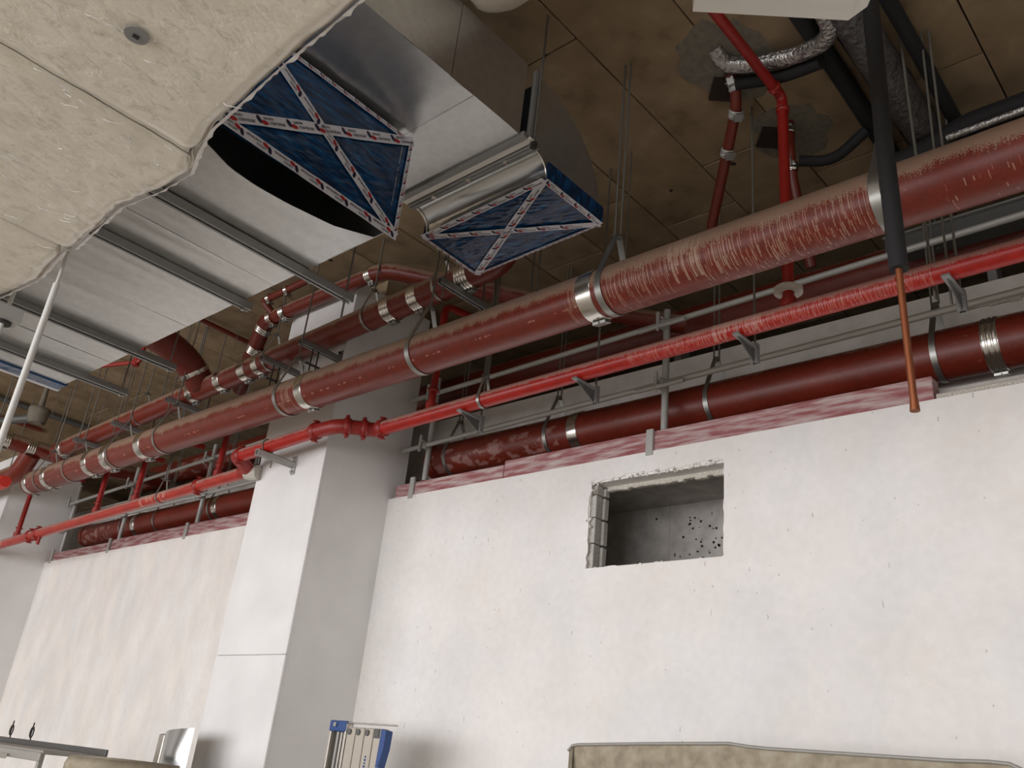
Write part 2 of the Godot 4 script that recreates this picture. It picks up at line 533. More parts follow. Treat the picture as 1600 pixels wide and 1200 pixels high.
# ------------------------------------------------------------------ reusable builders
# a jointed drain-pipe coupling: banded steel sleeve with ridges and a screw
func coupling(parent: Node, a: Vector3, dir: Vector3, r: float, w: float, ridges := 0, m: Material = null) -> void:
	var b := MB.new()
	var d := dir.normalized()
	var pts := []
	var rr := []
	if ridges == 0:
		pts = [a - d * w * 0.5, a - d * w * 0.49, a + d * w * 0.49, a + d * w * 0.5]
		rr = [r, r + 0.005, r + 0.005, r]
	else:
		var steps := ridges * 8
		for k in steps + 1:
			var t := float(k) / steps
			pts.append(a + d * w * (t - 0.5))
			rr.append(r + 0.003 + 0.004 * absf(sin(t * PI * ridges)))
		rr[0] = r
		rr[-1] = r
	b.tube(pts, rr, 28, false)
	var o := part("coupling", b, m if m else M.bright_steel, parent, "ridged steel coupling band" if ridges else "smooth steel coupling band")
	var s := MB.new()
	var side := Vector3(0, -0.55, 0.84).normalized() if absf(d.y) < 0.7 else Vector3(0, 0, 1)
	side = (Vector3(0, -1, -0.35) - d * Vector3(0, -1, -0.35).dot(d)).normalized() if absf(d.y) < 0.7 else side
	var c := a + side * (r + 0.014)
	s.box(c, Vector3(w * 0.9, 0.018, 0.05), 0.003, Basis(d, side, d.cross(side)))
	s.cyl(c - d.cross(side) * 0.035, c + d.cross(side) * 0.04, 0.005, 6)
	part("clamp_screw", s, M.steel, o)

# pear-shaped strap hanger round a pipe running along dir, with its rod up to top_y
func strap_hanger(c: Vector3, dir: Vector3, r: float, apex: float, top_y: float, w: float, label: String, group: String, rods := 1, lean := 0.0) -> void:
	var t := thing("pipe_hanger", label, "pipe hanger", c + Vector3(0, apex, 0), group)
	var d := dir.normalized()
	var u := (Vector3.UP - d * d.y).normalized()
	var s := d.cross(u)
	var rr := r + 0.004
	var top := u * apex
	var g := acos(rr / apex)
	var pts := [c + top + s * 0.012]
	var n := 26
	for k in n + 1:
		var an := g + (TAU - 2.0 * g) * k / n
		pts.append(c + u * cos(an) * rr + s * sin(an) * rr)
	pts.append(c + top - s * 0.012)
	var b := MB.new()
	b.strap(pts, d * w * 0.5, 0.004)
	part("strap", b, M.steel, t)
	var bo := MB.new()
	bo.cyl(c + top * 0.96 - s * 0.035, c + top * 0.96 + s * 0.035, 0.006, 8)
	bo.box(c + top * 0.985, Vector3(0.03, 0.02, 0.03), 0.003)
	part("bolt", bo, M.rod_steel, t)
	for k in rods:
		var off := d * (0.035 * (k - (rods - 1) * 0.5))
		var ro := MB.new()
		var a := c + top + off
		ro.cyl(a, Vector3(a.x + lean, top_y, a.z), 0.006, 8)
		part("rod", ro, M.rod_steel, t)

# C-shaped strut channel, open side towards face
func channel(b: MB, a: Vector3, e: Vector3, w: float, h: float, face: Vector3) -> void:
	var d := (e - a).normalized()
	var f := face.normalized()
	var s := d.cross(f).normalized()
	var bs := Basis(s, f, d)
	var l := (e - a).length()
	var c := (a + e) * 0.5
	b.box(c - f * (h - 0.004) * 0.5, Vector3(w, 0.004, l), 0.0005, bs)
	for sg in [-1.0, 1.0]:
		b.box(c + s * sg * (w - 0.004) * 0.5, Vector3(0.004, h, l), 0.0005, bs)
		b.box(c + s * sg * (w * 0.5 - 0.008) + f * (h - 0.003) * 0.5, Vector3(0.012, 0.003, l), 0.0005, bs)

func grooved_coupling(parent: Node, a: Vector3, dir: Vector3, r: float) -> void:
	var d := dir.normalized()
	var b := MB.new()
	var q := clampf(r / 0.05, 0.45, 1.0) * 0.75
	b.tube([a - d * 0.032 * q, a - d * 0.028 * q, a - d * 0.012 * q, a + d * 0.012 * q, a + d * 0.028 * q, a + d * 0.032 * q], [r + 0.003 * q, r + 0.015 * q, r + 0.018 * q, r + 0.018 * q, r + 0.015 * q, r + 0.003 * q], 20, true)
	var u := (Vector3.UP - d * d.y).normalized()
	if absf(d.y) > 0.9:
		u = Vector3(0, 0, 1)
	var s := d.cross(u)
	for sg in [-1.0, 1.0]:
		var k := clampf(r / 0.05, 0.4, 1.0) * 0.75
		b.box(a + u * sg * (r + 0.026 * k), Vector3(0.035, 0.03, 0.05) * k, 0.005 * k, Basis(d, u, s))
		b.cyl(a + u * sg * (r + 0.028 * k) - s * 0.045 * k, a + u * sg * (r + 0.028 * k) + s * 0.045 * k, 0.008 * k, 8)
	part("grooved_coupling", b, M.red_fitting, parent)

# adds flat print in the plane (e along, f across) at p
func lettering(b: MB, text: String, p: Vector3, e: Vector3, f: Vector3, height: float, out: Vector3) -> float:
	var tm := TextMesh.new()
	var sf := SystemFont.new()
	sf.font_names = PackedStringArray(["Droid Sans"])
	sf.font_weight = 700
	tm.font = sf
	tm.text = text
	tm.font_size = 32
	tm.pixel_size = height / 24.0
	tm.depth = 0.0
	tm.curve_step = 4.0
	tm.horizontal_alignment = HORIZONTAL_ALIGNMENT_LEFT
	tm.vertical_alignment = VERTICAL_ALIGNMENT_CENTER
	if tm.get_surface_count() == 0:
		return 0.0
	var a := tm.surface_get_arrays(0)
	var vs: PackedVector3Array = a[Mesh.ARRAY_VERTEX]
	var ix = a[Mesh.ARRAY_INDEX]
	var order := []
	if ix != null and ix.size() > 0:
		order = Array(ix)
	else:
		order = range(vs.size())
	var wide := 0.0
	for k in range(0, order.size() - 2, 3):
		var q := []
		for j in 3:
			var s: Vector3 = vs[order[k + j]]
			wide = maxf(wide, s.x)
			q.append(p + e * s.x + f * s.y)
		b.tri(q[0], q[1], q[2], out, out, out)
	return wide

# a strip of printed packing tape from a to e, lying on a surface with normal out
func tape(parent: Node, a: Vector3, e: Vector3, out: Vector3, w: float, phase := 0.0) -> void:
	var d := (e - a).normalized()
	var f := out.cross(d).normalized()
	var l := (e - a).length()
	var o := out.normalized()
	var g := [[], []]
	var n := maxi(4, int(l / 0.06))
	for k in n + 1:
		var t := float(k) / n
		var c := a.lerp(e, t) + o * (0.0015 + 0.001 * sin(t * 31.0 + phase * 9.0))
		var ww := w * 0.5 * (1.0 + 0.05 * sin(t * 17.0 + phase * 5.0))
		g[0].append(c - f * ww)
		g[1].append(c + f * ww)
	var b := MB.new()
	b.grid(g, o)
	var strip := part("tape", b, M.tape, parent, "white tape printed with blue and red marks")
	var p1 := MB.new()
	var p2 := MB.new()
	var p3 := MB.new()
	var step := w * 2.9
	var x := step * (0.15 + phase * 0.5)
	while x < l - step * 0.7:
		var c := a + d * x + o * 0.0038
		# dark drop
		var poly := []
		for k in 12:
			var an := TAU * k / 12.0
			poly.append(c + d * (0.19 * w * cos(an)) + f * (w * (0.08 + 0.34 * sin(an))) + d * w * 0.12 * (-sin(an)))
		for k in range(1, 11):
			p1.tri(poly[0], poly[k], poly[k + 1], o, o, o)
		var c2 := c + d * w * 0.50 - f * w * 0.16
		poly = []
		for k in 12:
			var an := TAU * k / 12.0
			poly.append(c2 + d * (0.32 * w * cos(an)) + f * (w * 0.20 * sin(an)) - d * w * 0.12 * sin(an))
		for k in range(1, 11):
			p2.tri(poly[0], poly[k], poly[k + 1], o, o, o)
		lettering(p3, "GRUPA", c + d * w * 0.42 + f * w * 0.20, d, f, w * 0.22, o)
		lettering(p3, "CENTRUM", c + d * w * 0.95 - f * w * 0.16, d, f, w * 0.24, o)
		x += step
	if p1.v.size():
		part("drop_marks", p1, M.print_blue, strip).set_meta("kind", "stuff")
		part("leaf_marks", p2, M.print_red, strip).set_meta("kind", "stuff")
	if p3.v.size():
		part("lettering", p3, M.print_grey, strip).set_meta("kind", "stuff")

# ------------------------------------------------------------------ the place
const CEIL := 5.1
const WALL_TOP := 3.4

func p1(x: float) -> Vector3:      # big drain pipe axis
	var t := (x + 6.0) / 5.5
	return Vector3(x, lerpf(3.817, 3.681, t), lerpf(-3.0, -2.8, t))

func p2(x: float) -> Vector3:      # upper drain pipe axis
	return Vector3(x, 4.391 + 0.0305 * (x + 6.3), -3.25)

func fr(x: float) -> Vector3:      # fire main, right bay
	return Vector3(x, 3.626 + (x + 4.63) * 0.0130, -3.38)

func fl(x: float) -> Vector3:      # fire main, left bay
	return Vector3(x, 3.522 + (x + 5.5) * 0.0276, -3.3)

func _ready() -> void:
	rng.seed = 7
	# --- camera
	var cam := Camera3D.new()
	cam.name = "camera"
	cam.fov = 46.8
	cam.position = Vector3(0, 1.6, 0)
	cam.rotation_order = EULER_ORDER_YXZ
	cam.rotation_degrees = Vector3(24.06, 43.96, 6.25)
	cam.near = 0.05
	cam.far = 200.0
	add_child(cam)
	cam.current = true
	# --- sky: even overcast, seen only through the shop-front openings
	var we := WorldEnvironment.new()
	we.name = "environment"
	var env := Environment.new()
	env.background_mode = Environment.BG_SKY
	var sky := Sky.new()
	var sm := ProceduralSkyMaterial.new()
	sm.sky_top_color = Color(0.80, 0.84, 0.90)
	sm.sky_horizon_color = Color(0.90, 0.90, 0.90)
	sm.ground_bottom_color = Color(0.45, 0.44, 0.42)
	sm.ground_horizon_color = Color(0.60, 0.60, 0.58)
	sky.sky_material = sm
	env.sky = sky
	env.background_energy_multiplier = 1.0
	env.tonemap_mode = Environment.TONE_MAPPER_LINEAR
	env.tonemap_exposure = 2.8
	env.sdfgi_enabled = true
	env.ssao_enabled = true
	env.ssil_enabled = true
	we.environment = env
	add_child(we)
	# --- daylight through the glazed front behind the camera
	for k in 3:
		var w := AreaLight3D.new()
		w.name = "window_daylight"
		w.area_size = Vector2(5.2, 3.5)
		w.position = Vector3(-11.0 + 6.0 * k, 2.05, 7.85)
		w.rotation_degrees = Vector3(0, 0, 0)
		w.light_color = Color(0.985, 0.98, 1.0)
		w.light_energy = 14.0
		w.area_range = 60.0
		w.shadow_enabled = true
		add_child(w, true)

	make_materials()
	build_shell()
	build_wall_tops()
	build_ducts()
	build_drains()
	build_fire_pipes()
	build_ceiling_services()
	build_far_left()
	build_floor_things()

func build_shell() -> void:
	struct("floor", lohi(Vector3(-18, -0.1, -8.2), Vector3(6, 0, 8.2)), M.floor_concrete, "bare grey concrete floor of the hall", "floor")
	var ce := struct("ceiling", lohi(Vector3(-18, CEIL + 0.02, -8.2), Vector3(6, CEIL + 0.25, 8.2)), M.ceiling_gap, "brown board-marked concrete ceiling", "ceiling")
	# board-marked fields of the soffit, one slab of relief each
	var pitch := 0.525
	for k in range(-3, 31):
		var x1 := -0.707 - pitch * k
		var x0 := x1 - pitch
		var z := (-2.562 if absi(k) % 2 == 1 else -3.808) + 1.666 * 3.0
		while z > -8.0:
			var zn := z - 1.666
			var lo := Vector3(x0 + 0.004, CEIL + rng.randf_range(-0.002, 0.002), maxf(zn, -8.1) + 0.004)
			var hi := Vector3(x1 - 0.004, CEIL + 0.03, z - 0.004)
			part("board_field", lohi(lo, hi, 0.003), M["ceiling_board_%d" % rng.randi_range(0, 2)], ce)
			z = zn
	var rest := lohi(Vector3(-18, CEIL, 2.6), Vector3(6, CEIL + 0.03, 8.2))
	part("board_field", rest, M.ceiling_board_0, ce)
	# dark spalls and nail holes in the soffit
	for i in 46:
		var b := MB.new()
		var c := Vector3(rng.randf_range(-9.0, 0.3), CEIL - 0.003, rng.randf_range(-5.2, -2.4))
		var poly := []
		var rr := rng.randf_range(0.008, 0.028)
		for j in 9:
			var an := TAU * j / 9.0
			poly.append(c + Vector3(cos(an), 0, sin(an)) * rr * rng.randf_range(0.6, 1.3))
		b.prism(poly, Vector3(0, 0.01, 0))
		part("spall", b, M.stain, ce)

	# front wall with the glazed openings, behind the camera
	var fw := MB.new()
	fw.box(Vector3(-6, 0.1, 8.1), Vector3(24, 0.2, 0.2))
	fw.box(Vector3(-6, 4.5, 8.1), Vector3(24, 1.2, 0.2))
	fw.box(Vector3(-15.85, 2.05, 8.1), Vector3(4.3, 3.7, 0.2))
	fw.box(Vector3(-8.0, 2.05, 8.1), Vector3(0.6, 3.7, 0.2))
	fw.box(Vector3(-2.0, 2.05, 8.1), Vector3(0.6, 3.7, 0.2))
	fw.box(Vector3(4.85, 2.05, 8.1), Vector3(2.3, 3.7, 0.2))
	struct("wall_front", fw, M.plaster, "white plastered front wall with wide shop windows")
	for j in 3:
		var c := Vector3(-11.0 + 6.0 * j, 2.05, 8.1)
		var pn := struct("window_%d" % (j + 1), lohi(c - Vector3(2.7, 1.85, 0.01), c + Vector3(2.7, 1.85, 0.01)), M.pane, "wide clear shop window pane in the front wall", "window")
		var fb := MB.new()
		for sg in [-1.0, 1.0]:
			fb.box(c + Vector3(2.68 * sg, 0, 0), Vector3(0.06, 3.7, 0.08))
			fb.box(c + Vector3(0, 1.82 * sg, 0), Vector3(5.4, 0.06, 0.08))
		part("window_frame", fb, M.window_frame, pn)
	struct("wall_right", lohi(Vector3(6, 0, -8.2), Vector3(6.2, CEIL, 8.2)), M.plaster, "white plastered side wall at the end of the hall")
	struct("wall_left", lohi(Vector3(-18.2, 0, -8.2), Vector3(-18, CEIL, 8.2)), M.plaster, "white plastered end wall far down the hall")
	struct("wall_far", lohi(Vector3(-18, 0, -8.2), Vector3(6, CEIL, -8.0)), M.concrete, "bare concrete wall of the dark space behind")
	# shaft behind the opening
	var sh := struct("wall_shaft", lohi(Vector3(-18, 0, -5.0), Vector3(6, 3.36, -4.83)), M.concrete, "rough grey wall seen through the broken opening")
	for i in 38:
		var b := MB.new()
		var c := Vector3(rng.randf_range(-2.95, -2.70), rng.randf_range(2.99, 3.30), -4.83)
		if rng.randf() < 0.25:
			c.x = rng.randf_range(-3.3, -2.8)
		var rr := rng.randf_range(0.003, 0.009)
		b.cyl(c, c + Vector3(0, 0, 0.003), rr, 7)
		part("pock_mark", b, M.stain, sh)
	var seam := MB.new()
	seam.box(Vector3(-3.125, 3.0, -4.828), Vector3(0.07, 0.72, 0.012), 0.004)
	part("mortar_seam", seam, M.concrete, sh)
	struct("wall_soffit", lohi(Vector3(-18, 3.36, -5.0), Vector3(6, 3.5, -4.13)), M.concrete, "concrete ledge above the opening, under the lower pipe")
	var bm := struct("wall_beam", lohi(Vector3(-18, 3.5, -5.0), Vector3(6, 4.20, -4.45)), M.beam_paint, "pale grey concrete beam behind the lower drain pipe")
	var ro := MB.new()
	for i in 40:
		ro.box(Vector3(-1.1 + i * 0.05, 4.07 + rng.randf_range(-0.006, 0.006), -4.45), Vector3(0.055, rng.randf_range(0.015, 0.035), rng.randf_range(0.008, 0.03)), 0.003)
	part("rough_lip", ro, M.rubble, bm)

	# ---- plastered wall, right bay, with the broken opening
	var hx0 := -3.12
	var hx1 := -2.24
	var hy0 := 2.755
	var hy1 := 3.262
	var w := MB.new()
	var zb := -4.13
	var zf := -4.007
	for r in [[-4.98, hx0, 0.0, WALL_TOP], [hx1, 6.0, 0.0, WALL_TOP], [hx0, hx1, 0.0, hy0], [hx0, hx1, hy1, WALL_TOP]]:
		w.box(Vector3((r[0] + r[1]) * 0.5, (r[2] + r[3]) * 0.5, (zb + zf) * 0.5), Vector3(r[1] - r[0], r[3] - r[2], zf - zb))
	# plaster coat with a ragged hole
	var inner := []
	var n := 26
	for i in n:
		inner.append(Vector2(lerpf(hx0 + 0.004, hx1 + 0.004, float(i) / n), hy1 + 0.010 + rng.randf_range(-0.008, 0.018)))
	for i in 14:
		inner.append(Vector2(hx1 + 0.004 + rng.randf_range(-0.006, 0.004), lerpf(hy1 + 0.012, hy0 - 0.003, float(i) / 14)))
	for i in n:
		inner.append(Vector2(lerpf(hx1 + 0.003, hx0 + 0.004, float(i) / n), hy0 - 0.003 + rng.randf_range(-0.006, 0.006)))
	for i in 16:
		inner.append(Vector2(hx0 + 0.004 + rng.randf_range(-0.012, 0.008), lerpf(hy0 - 0.003, hy1 + 0.012, float(i) / 16)))
	var ox0 := -3.5
	var ox1 := -1.9
	var oy0 := 2.45
	var oy1 := 3.395
	var outer := []
	for p in inner:
		var c := Vector2((hx0 + hx1) * 0.5, (hy0 + hy1) * 0.5)
		var d: Vector2 = p - c
		var t := 1e9
		if absf(d.x) > 1e-6:
			t = minf(t, ((ox1 if d.x > 0 else ox0) - c.x) / d.x)
		if absf(d.y) > 1e-6:
			t = minf(t, ((oy1 if d.y > 0 else oy0) - c.y) / d.y)
		outer.append(c + d * t)
	for i in inner.size():
		var j := (i + 1) % inner.size()
		var a: Vector2 = inner[i]
		var b: Vector2 = inner[j]
		var oa: Vector2 = outer[i]
		var ob: Vector2 = outer[j]
		var z := -4.0
		w.quad(Vector3(a.x, a.y, z), Vector3(b.x, b.y, z), Vector3(ob.x, ob.y, z), Vector3(oa.x, oa.y, z), Vector3(0, 0, 1))
		w.quad(Vector3(a.x, a.y, z), Vector3(b.x, b.y, z), Vector3(b.x, b.y, zf), Vector3(a.x, a.y, zf), Vector3(-2.68 - a.x, 3.0 - a.y, 0))
		# fill the corners of the outer frame
		if absf(oa.x - ob.x) > 1e-5 and absf(oa.y - ob.y) > 1e-5:
			var cr := Vector2(ox1 if maxf(oa.x, ob.x) > -2.68 else ox0, oy1 if maxf(oa.y, ob.y) > 3.0 else oy0)
			w.flat(Vector3(oa.x, oa.y, z), Vector3(ob.x, ob.y, z), Vector3(cr.x, cr.y, z), Vector3(0, 0, 1))
	for r in [[-4.98, ox0, 0.0, WALL_TOP], [ox1, 6.0, 0.0, WALL_TOP], [ox0, ox1, 0.0, oy0], [ox0, ox1, oy1, WALL_TOP]]:
		w.box(Vector3((r[0] + r[1]) * 0.5, (r[2] + r[3]) * 0.5, (zf - 4.0) * 0.5), Vector3(r[1] - r[0], r[3] - r[2], -4.0 - zf))
	var wr := struct("wall_back", w, M.plaster, "white plastered wall with a broken-out rectangular opening")
	# broken blocks lining the left side of the hole
	var ys := [hy0, 2.905, 3.06, 3.20, hy1]
	for i in 4:
		var b := MB.new()
		var o := rng.randf_range(-0.006, 0.008)
		b.box(Vector3(hx0 + 0.012 + o, (ys[i] + ys[i + 1]) * 0.5, -4.052), Vector3(0.05, ys[i + 1] - ys[i] - 0.006, 0.06), 0.004)
		b.box(Vector3(hx0 + 0.026 + o, (ys[i] + ys[i + 1]) * 0.5 - 0.003, -4.110), Vector3(0.05, ys[i + 1] - ys[i] - 0.012, 0.045), 0.005)
		part("block", b, M.block, wr)
	for i in 22:
		var li := MB.new()
		var x0 := lerpf(hx0 + 0.05, hx1 - 0.005, i / 22.0)
		var x1 := lerpf(hx0 + 0.05, hx1 - 0.005, (i + 1) / 22.0)
		var dr := 0.030 + rng.randf_range(-0.006, 0.008)
		li.box(Vector3((x0 + x1) * 0.5, hy1 - dr * 0.5 + 0.004, -4.115), Vector3(x1 - x0 + 0.004, dr, 0.034), 0.004, Basis(Vector3(0, 0, 1), rng.randf_range(-0.06, 0.06)))
		part("lintel_lip", li, M.rubble, wr)
	# crumbs of broken plaster round the rim
	for i in 150:
		var b := MB.new()
		var t := rng.randf()
		var c: Vector3
		if i < 96:
			c = Vector3(lerpf(hx0, hx1, t), hy1 + 0.004 + rng.randf_range(-0.006, 0.014), rng.randf_range(-4.02, -3.999))
		elif i < 112:
			c = Vector3(hx0 + rng.randf_range(-0.03, 0.03), hy1 + rng.randf_range(-0.05, 0.02), rng.randf_range(-4.02, -3.999))
		elif i < 130:
			c = Vector3(hx0 + rng.randf_range(-0.010, 0.008), lerpf(hy0, hy1, t), rng.randf_range(-4.03, -3.999))
		else:
			c = Vector3(lerpf(hx0, hx1, t), hy0 - 0.002, rng.randf_range(-4.05, -4.0))
		var s := rng.randf_range(0.008, 0.026)
		b.box(c, Vector3(s, s * rng.randf_range(0.4, 0.8), s * 0.6), s * 0.2, Basis.from_euler(Vector3(rng.randf() * 3.0, rng.randf() * 3.0, rng.randf() * 3.0)))
		part("plaster_crumb", b, M.rubble if i % 3 == 0 else M.plaster, wr)
	# pieces of painted board along the top of the wall
	for s in [[-4.93, -3.86, 3.50, 3.395], [-3.855, -1.16, 3.525, 3.39], [-1.15, 6.0, 3.43, 3.39]]:
		var b := MB.new()
		b.box(Vector3((s[0] + s[1]) * 0.5, (s[2] + s[3]) * 0.5, -4.055), Vector3(s[1] - s[0], s[2] - s[3], 0.09), 0.004)
		part("top_board", b, M.pink_board if s[0] < -1.2 else M.rubble, wr, "pink washed board on the wall top" if s[0] < -1.2 else "pale beige mortar edge")

	# left bay
	var lw := struct("wall_back_left", lohi(Vector3(-11.1, 0, -4.13), Vector3(-5.8, WALL_TOP, -4.0)), M.plaster_left, "white plastered wall with trowel smears between two columns")
	for s in [[-11.05, -9.47, 3.50], [-9.465, -7.9, 3.52], [-7.895, -5.82, 3.525]]:
		part("top_board", lohi(Vector3(s[0], 3.39, -4.1), Vector3(s[1], s[2], -4.012), 0.004), M.pink_board, lw, "pink washed board on the wall top")
	var lw2 := struct("wall_back_far_left", lohi(Vector3(-18, 0, -4.13), Vector3(-11.92, WALL_TOP, -4.0)), M.plaster_left, "white plastered wall beyond the far column")
	lw2.set_meta("kind", "structure")

	struct("wall_headbeam", lohi(Vector3(-5.78, 4.952, -4.12), Vector3(-5.0, CEIL - 0.001, -3.66)), M.ceiling_board_2, "brown board-marked head on the white column", "column head")
	struct("wall_crossbeam", lohi(Vector3(-12.0, 4.55, -8.0), Vector3(-11.0, CEIL - 0.001, 8.0)), M.ceiling_board_1, "brown downstand beam over the far column", "beam")
	# columns: boarded cladding in two lifts with a corner bead
	for c in [[-5.8, -4.98, "white boxed column with a horizontal board joint beside the opening"], [-11.92, -11.1, "white boxed column at the far end of the left wall"]]:
		var head := 4.95 if c[0] > -6.0 else 4.548
		var core := struct("wall_column" if c[0] > -6.0 else "wall_column_far", lohi(Vector3(c[0] + 0.012, 0, -4.12), Vector3(c[1] - 0.012, head, -3.392)), M.concrete, c[2], "column")
		part("side_panel", lohi(Vector3(c[1] - 0.012, 0, -4.13), Vector3(c[1], head, -3.40), 0.0015), M.column_white, core)
		part("side_panel", lohi(Vector3(c[0], 0, -4.13), Vector3(c[0] + 0.012, head, -3.394), 0.0015), M.column_white, core)
		for lift in [[0.0, 2.193], [2.197, head]]:
			part("face_panel", lohi(Vector3(c[0], lift[0], -3.392), Vector3(c[1] - 0.03, lift[1], -3.38), 0.0015), M.column_white, core)
			part("corner_bead", lohi(Vector3(c[1] - 0.028, lift[0], -3.402), Vector3(c[1] + 0.002, lift[1], -3.377), 0.004), M.column_white, core)

# galvanised tube guard frames standing on the wall tops
func frame_bay(label: String, posts: Array, x0: float, x1: float, rails: Array) -> void:
	var t := thing("tube_frame", label, "tube frame", Vector3((x0 + x1) * 0.5, WALL_TOP, -4.05))
	for x in posts:
		var b := MB.new()
		b.cyl(Vector3(x, WALL_TOP + 0.12, -4.065), Vector3(x - 0.004, 4.34, -4.065), 0.021, 14)
		part("post", b, M.zinc_tube, t)
		part("post_clip", lohi(Vector3(x - 0.075, 3.375, -4.01), Vector3(x - 0.028, 3.535, -3.992), 0.002), M.zinc_tube, t)
	for r in rails:
		var b := MB.new()
		b.cyl(Vector3(x0, r[0], -4.022), Vector3(x1, r[1], -4.022), 0.018, 14)
		part("rail", b, M.zinc_tube, t)
		for x in posts:
			var y: float = lerpf(r[0], r[1], (x - x0) / (x1 - x0))
			var c := MB.new()
			c.box(Vector3(x, y, -4.03), Vector3(0.06, 0.05, 0.055), 0.006)
			c.box(Vector3(x - 0.02, y + 0.01, -3.99), Vector3(0.022, 0.13, 0.02), 0.006)
			c.cyl(Vector3(x + 0.02, y + 0.015, -4.02), Vector3(x + 0.02, y + 0.015, -3.97), 0.008, 8)
			part("clamp", c, M.zinc_tube, t)
			if x > x0 + 0.6:
				var s := MB.new()
				s.cyl(Vector3(x - 0.16, y - 0.028, -3.992), Vector3(x + 0.17, y - 0.022, -3.992), 0.015, 10)
				part("splice_tube", s, M.zinc_tube, t)

func build_wall_tops() -> void:
	frame_bay("galvanised tube frame with two rails standing on the wall above the opening", [-4.69, -2.66, -0.45], -4.94, 3.5, [[3.775, 3.95], [4.185, 4.33]])
	frame_bay("galvanised tube frame with two rails between the two columns", [-10.9, -9.45, -7.86], -11.07, -5.85, [[3.775, 3.83], [4.09, 4.23]])

# ------------------------------------------------------------------ ducts
func build_ducts() -> void:
	var f := FastNoiseLite.new()
	f.seed = 5
	f.frequency = 1.1
	f.fractal_octaves = 4
	var f2 := FastNoiseLite.new()
	f2.seed = 9
	f2.frequency = 6.0
	f2.fractal_octaves = 3
	# film-wrapped duct above the camera
	var t := thing("insulated_duct", "large cream film-wrapped insulated duct with crinkled seams and a fixing washer", "duct", Vector3(-2.6, 3.3, -0.3))
	var ex := [[-7.5, -0.95], [-4.08, -0.949], [-3.75, -0.985], [-3.4, -0.945], [-3.36, -0.965], [-2.9, -0.928], [-2.68, -0.965], [-2.5, -0.975], [-2.38, -0.93], [-2.24, -0.894], [-1.83, -0.866], [-1.446, -0.848], [0.6, -0.84]]
	var zfar := func(x: float) -> float:
		for k in ex.size() - 1:
			if x <= ex[k + 1][0]:
				return lerpf(ex[k][1], ex[k + 1][1], clampf((x - ex[k][0]) / (ex[k + 1][0] - ex[k][0]), 0, 1))
		return -0.84
	var g := []
	var cols := 330
	for j in cols + 1:
		var x := lerpf(-4.9, 0.5, float(j) / cols)
		var zf: float = zfar.call(x)
		var row := []
		var pinch := 0.0
		for s in [-3.40, -2.42, -1.15]:
			pinch += 0.022 * exp(-pow((x - s) / 0.035, 2.0))
		var fold := 0.0
		for s in [-2.98, -2.78, -2.72, -3.08]:
			fold += 0.008 * exp(-pow((x - s - 0.05 * f.get_noise_1d(x * 3.0)) / 0.02, 2.0))
		# cross-section from the near side (over the camera) to the far side and up
		for i in 64:
			var p: Vector3
			if i < 46:
				var q := float(i) / 45.0
				var z := lerpf(0.55, zf + 0.055, q)
				p = Vector3(x, 3.3, z)
			else:
				var q := float(i - 45) / 18.0
				if q < 0.55:
					var an := q / 0.55 * PI * 0.5
					p = Vector3(x, 3.3 + 0.055 * (1.0 - cos(an)), zf + 0.055 - 0.055 * sin(an))
				else:
					p = Vector3(x, 3.355 + (q - 0.55) / 0.45 * 0.42, zf)
			var dy := 0.012 * f.get_noise_3d(p.x, p.y, p.z) + 0.0012 * f2.get_noise_3d(p.x, p.y, p.z * 1.5) + 0.0045 * absf(f2.get_noise_3d(p.x * 3.0, 4.0, p.z * 0.8)) * smoothstep(-2.3, -2.8, p.x)
			dy += pinch + fold * (0.4 + 0.6 * clampf((p.z + 1.0) / 0.8, 0, 1))
			if i < 52:
				p.y += dy
			p.z += 0.008 * f2.get_noise_3d(p.x, 8.0, p.y * 2.0) * (1.0 if i > 44 else 0.0) + (pinch if i > 48 else 0.0)
			row.append(p)
		g.append(row)
	var b := MB.new()
	b.grid(g, Vector3(0, -1, 0))
	b.quad(Vector3(-4.9, 3.77, -0.95), Vector3(0.5, 3.77, -0.84), Vector3(0.5, 3.77, 0.55), Vector3(-4.9, 3.77, 0.55), Vector3.UP)
	b.quad(Vector3(-4.9, 3.77, 0.55), Vector3(0.5, 3.77, 0.55), Vector3(0.5, 3.3, 0.55), Vector3(-4.9, 3.3, 0.55), Vector3(0, 0, 1))
	for x in [-4.9, 0.5]:
		b.quad(Vector3(x, 3.31, -0.93), Vector3(x, 3.31, 0.55), Vector3(x, 3.77, 0.55), Vector3(x, 3.77, -0.93), Vector3(signf(x + 2.0), 0, 0))
	part("film_wrap", b, M.wrap, t)
	# torn translucent margin of the film along the far edge
	b = MB.new()
	var rim := [[], []]
	for j in 260:
		var x := lerpf(-4.6, 0.3, j / 259.0)
		var zf: float = zfar.call(x)
		var ww := 0.005 + 0.010 * absf(f2.get_noise_1d(x * 2.0)) + 0.004 * f2.get_noise_1d(x * 9.0)
		var yy := 3.318 + 0.012 * f.get_noise_3d(x, 3.3, zf)
		rim[0].append(Vector3(x, yy - 0.006, zf + 0.006))
		rim[1].append(Vector3(x, yy + 0.004 + 0.01 * f2.get_noise_1d(x * 5.0 + 3.0), zf - ww))
	b.grid(rim, Vector3(0, -1, 0))
	part("film_margin", b, M.film_edge, t, "torn clear film margin")
	# seam welts
	for s in [-3.40, -2.42]:
		var st := MB.new()
		var pts := []
		for k in 40:
			var q := float(k) / 39.0
			var z := lerpf(0.3, zfar.call(s) + 0.03, q)
			pts.append(Vector3(s + 0.006 * f2.get_noise_1d(z * 2.0 + s), 3.3 + 0.020 + 0.012 * f.get_noise_3d(s, 3.3, z), z))
		st.tube(pts, 0.0012, 6, true)
		part("seam", st, M.rack_dark if s > -3.0 else M.film_edge, t)
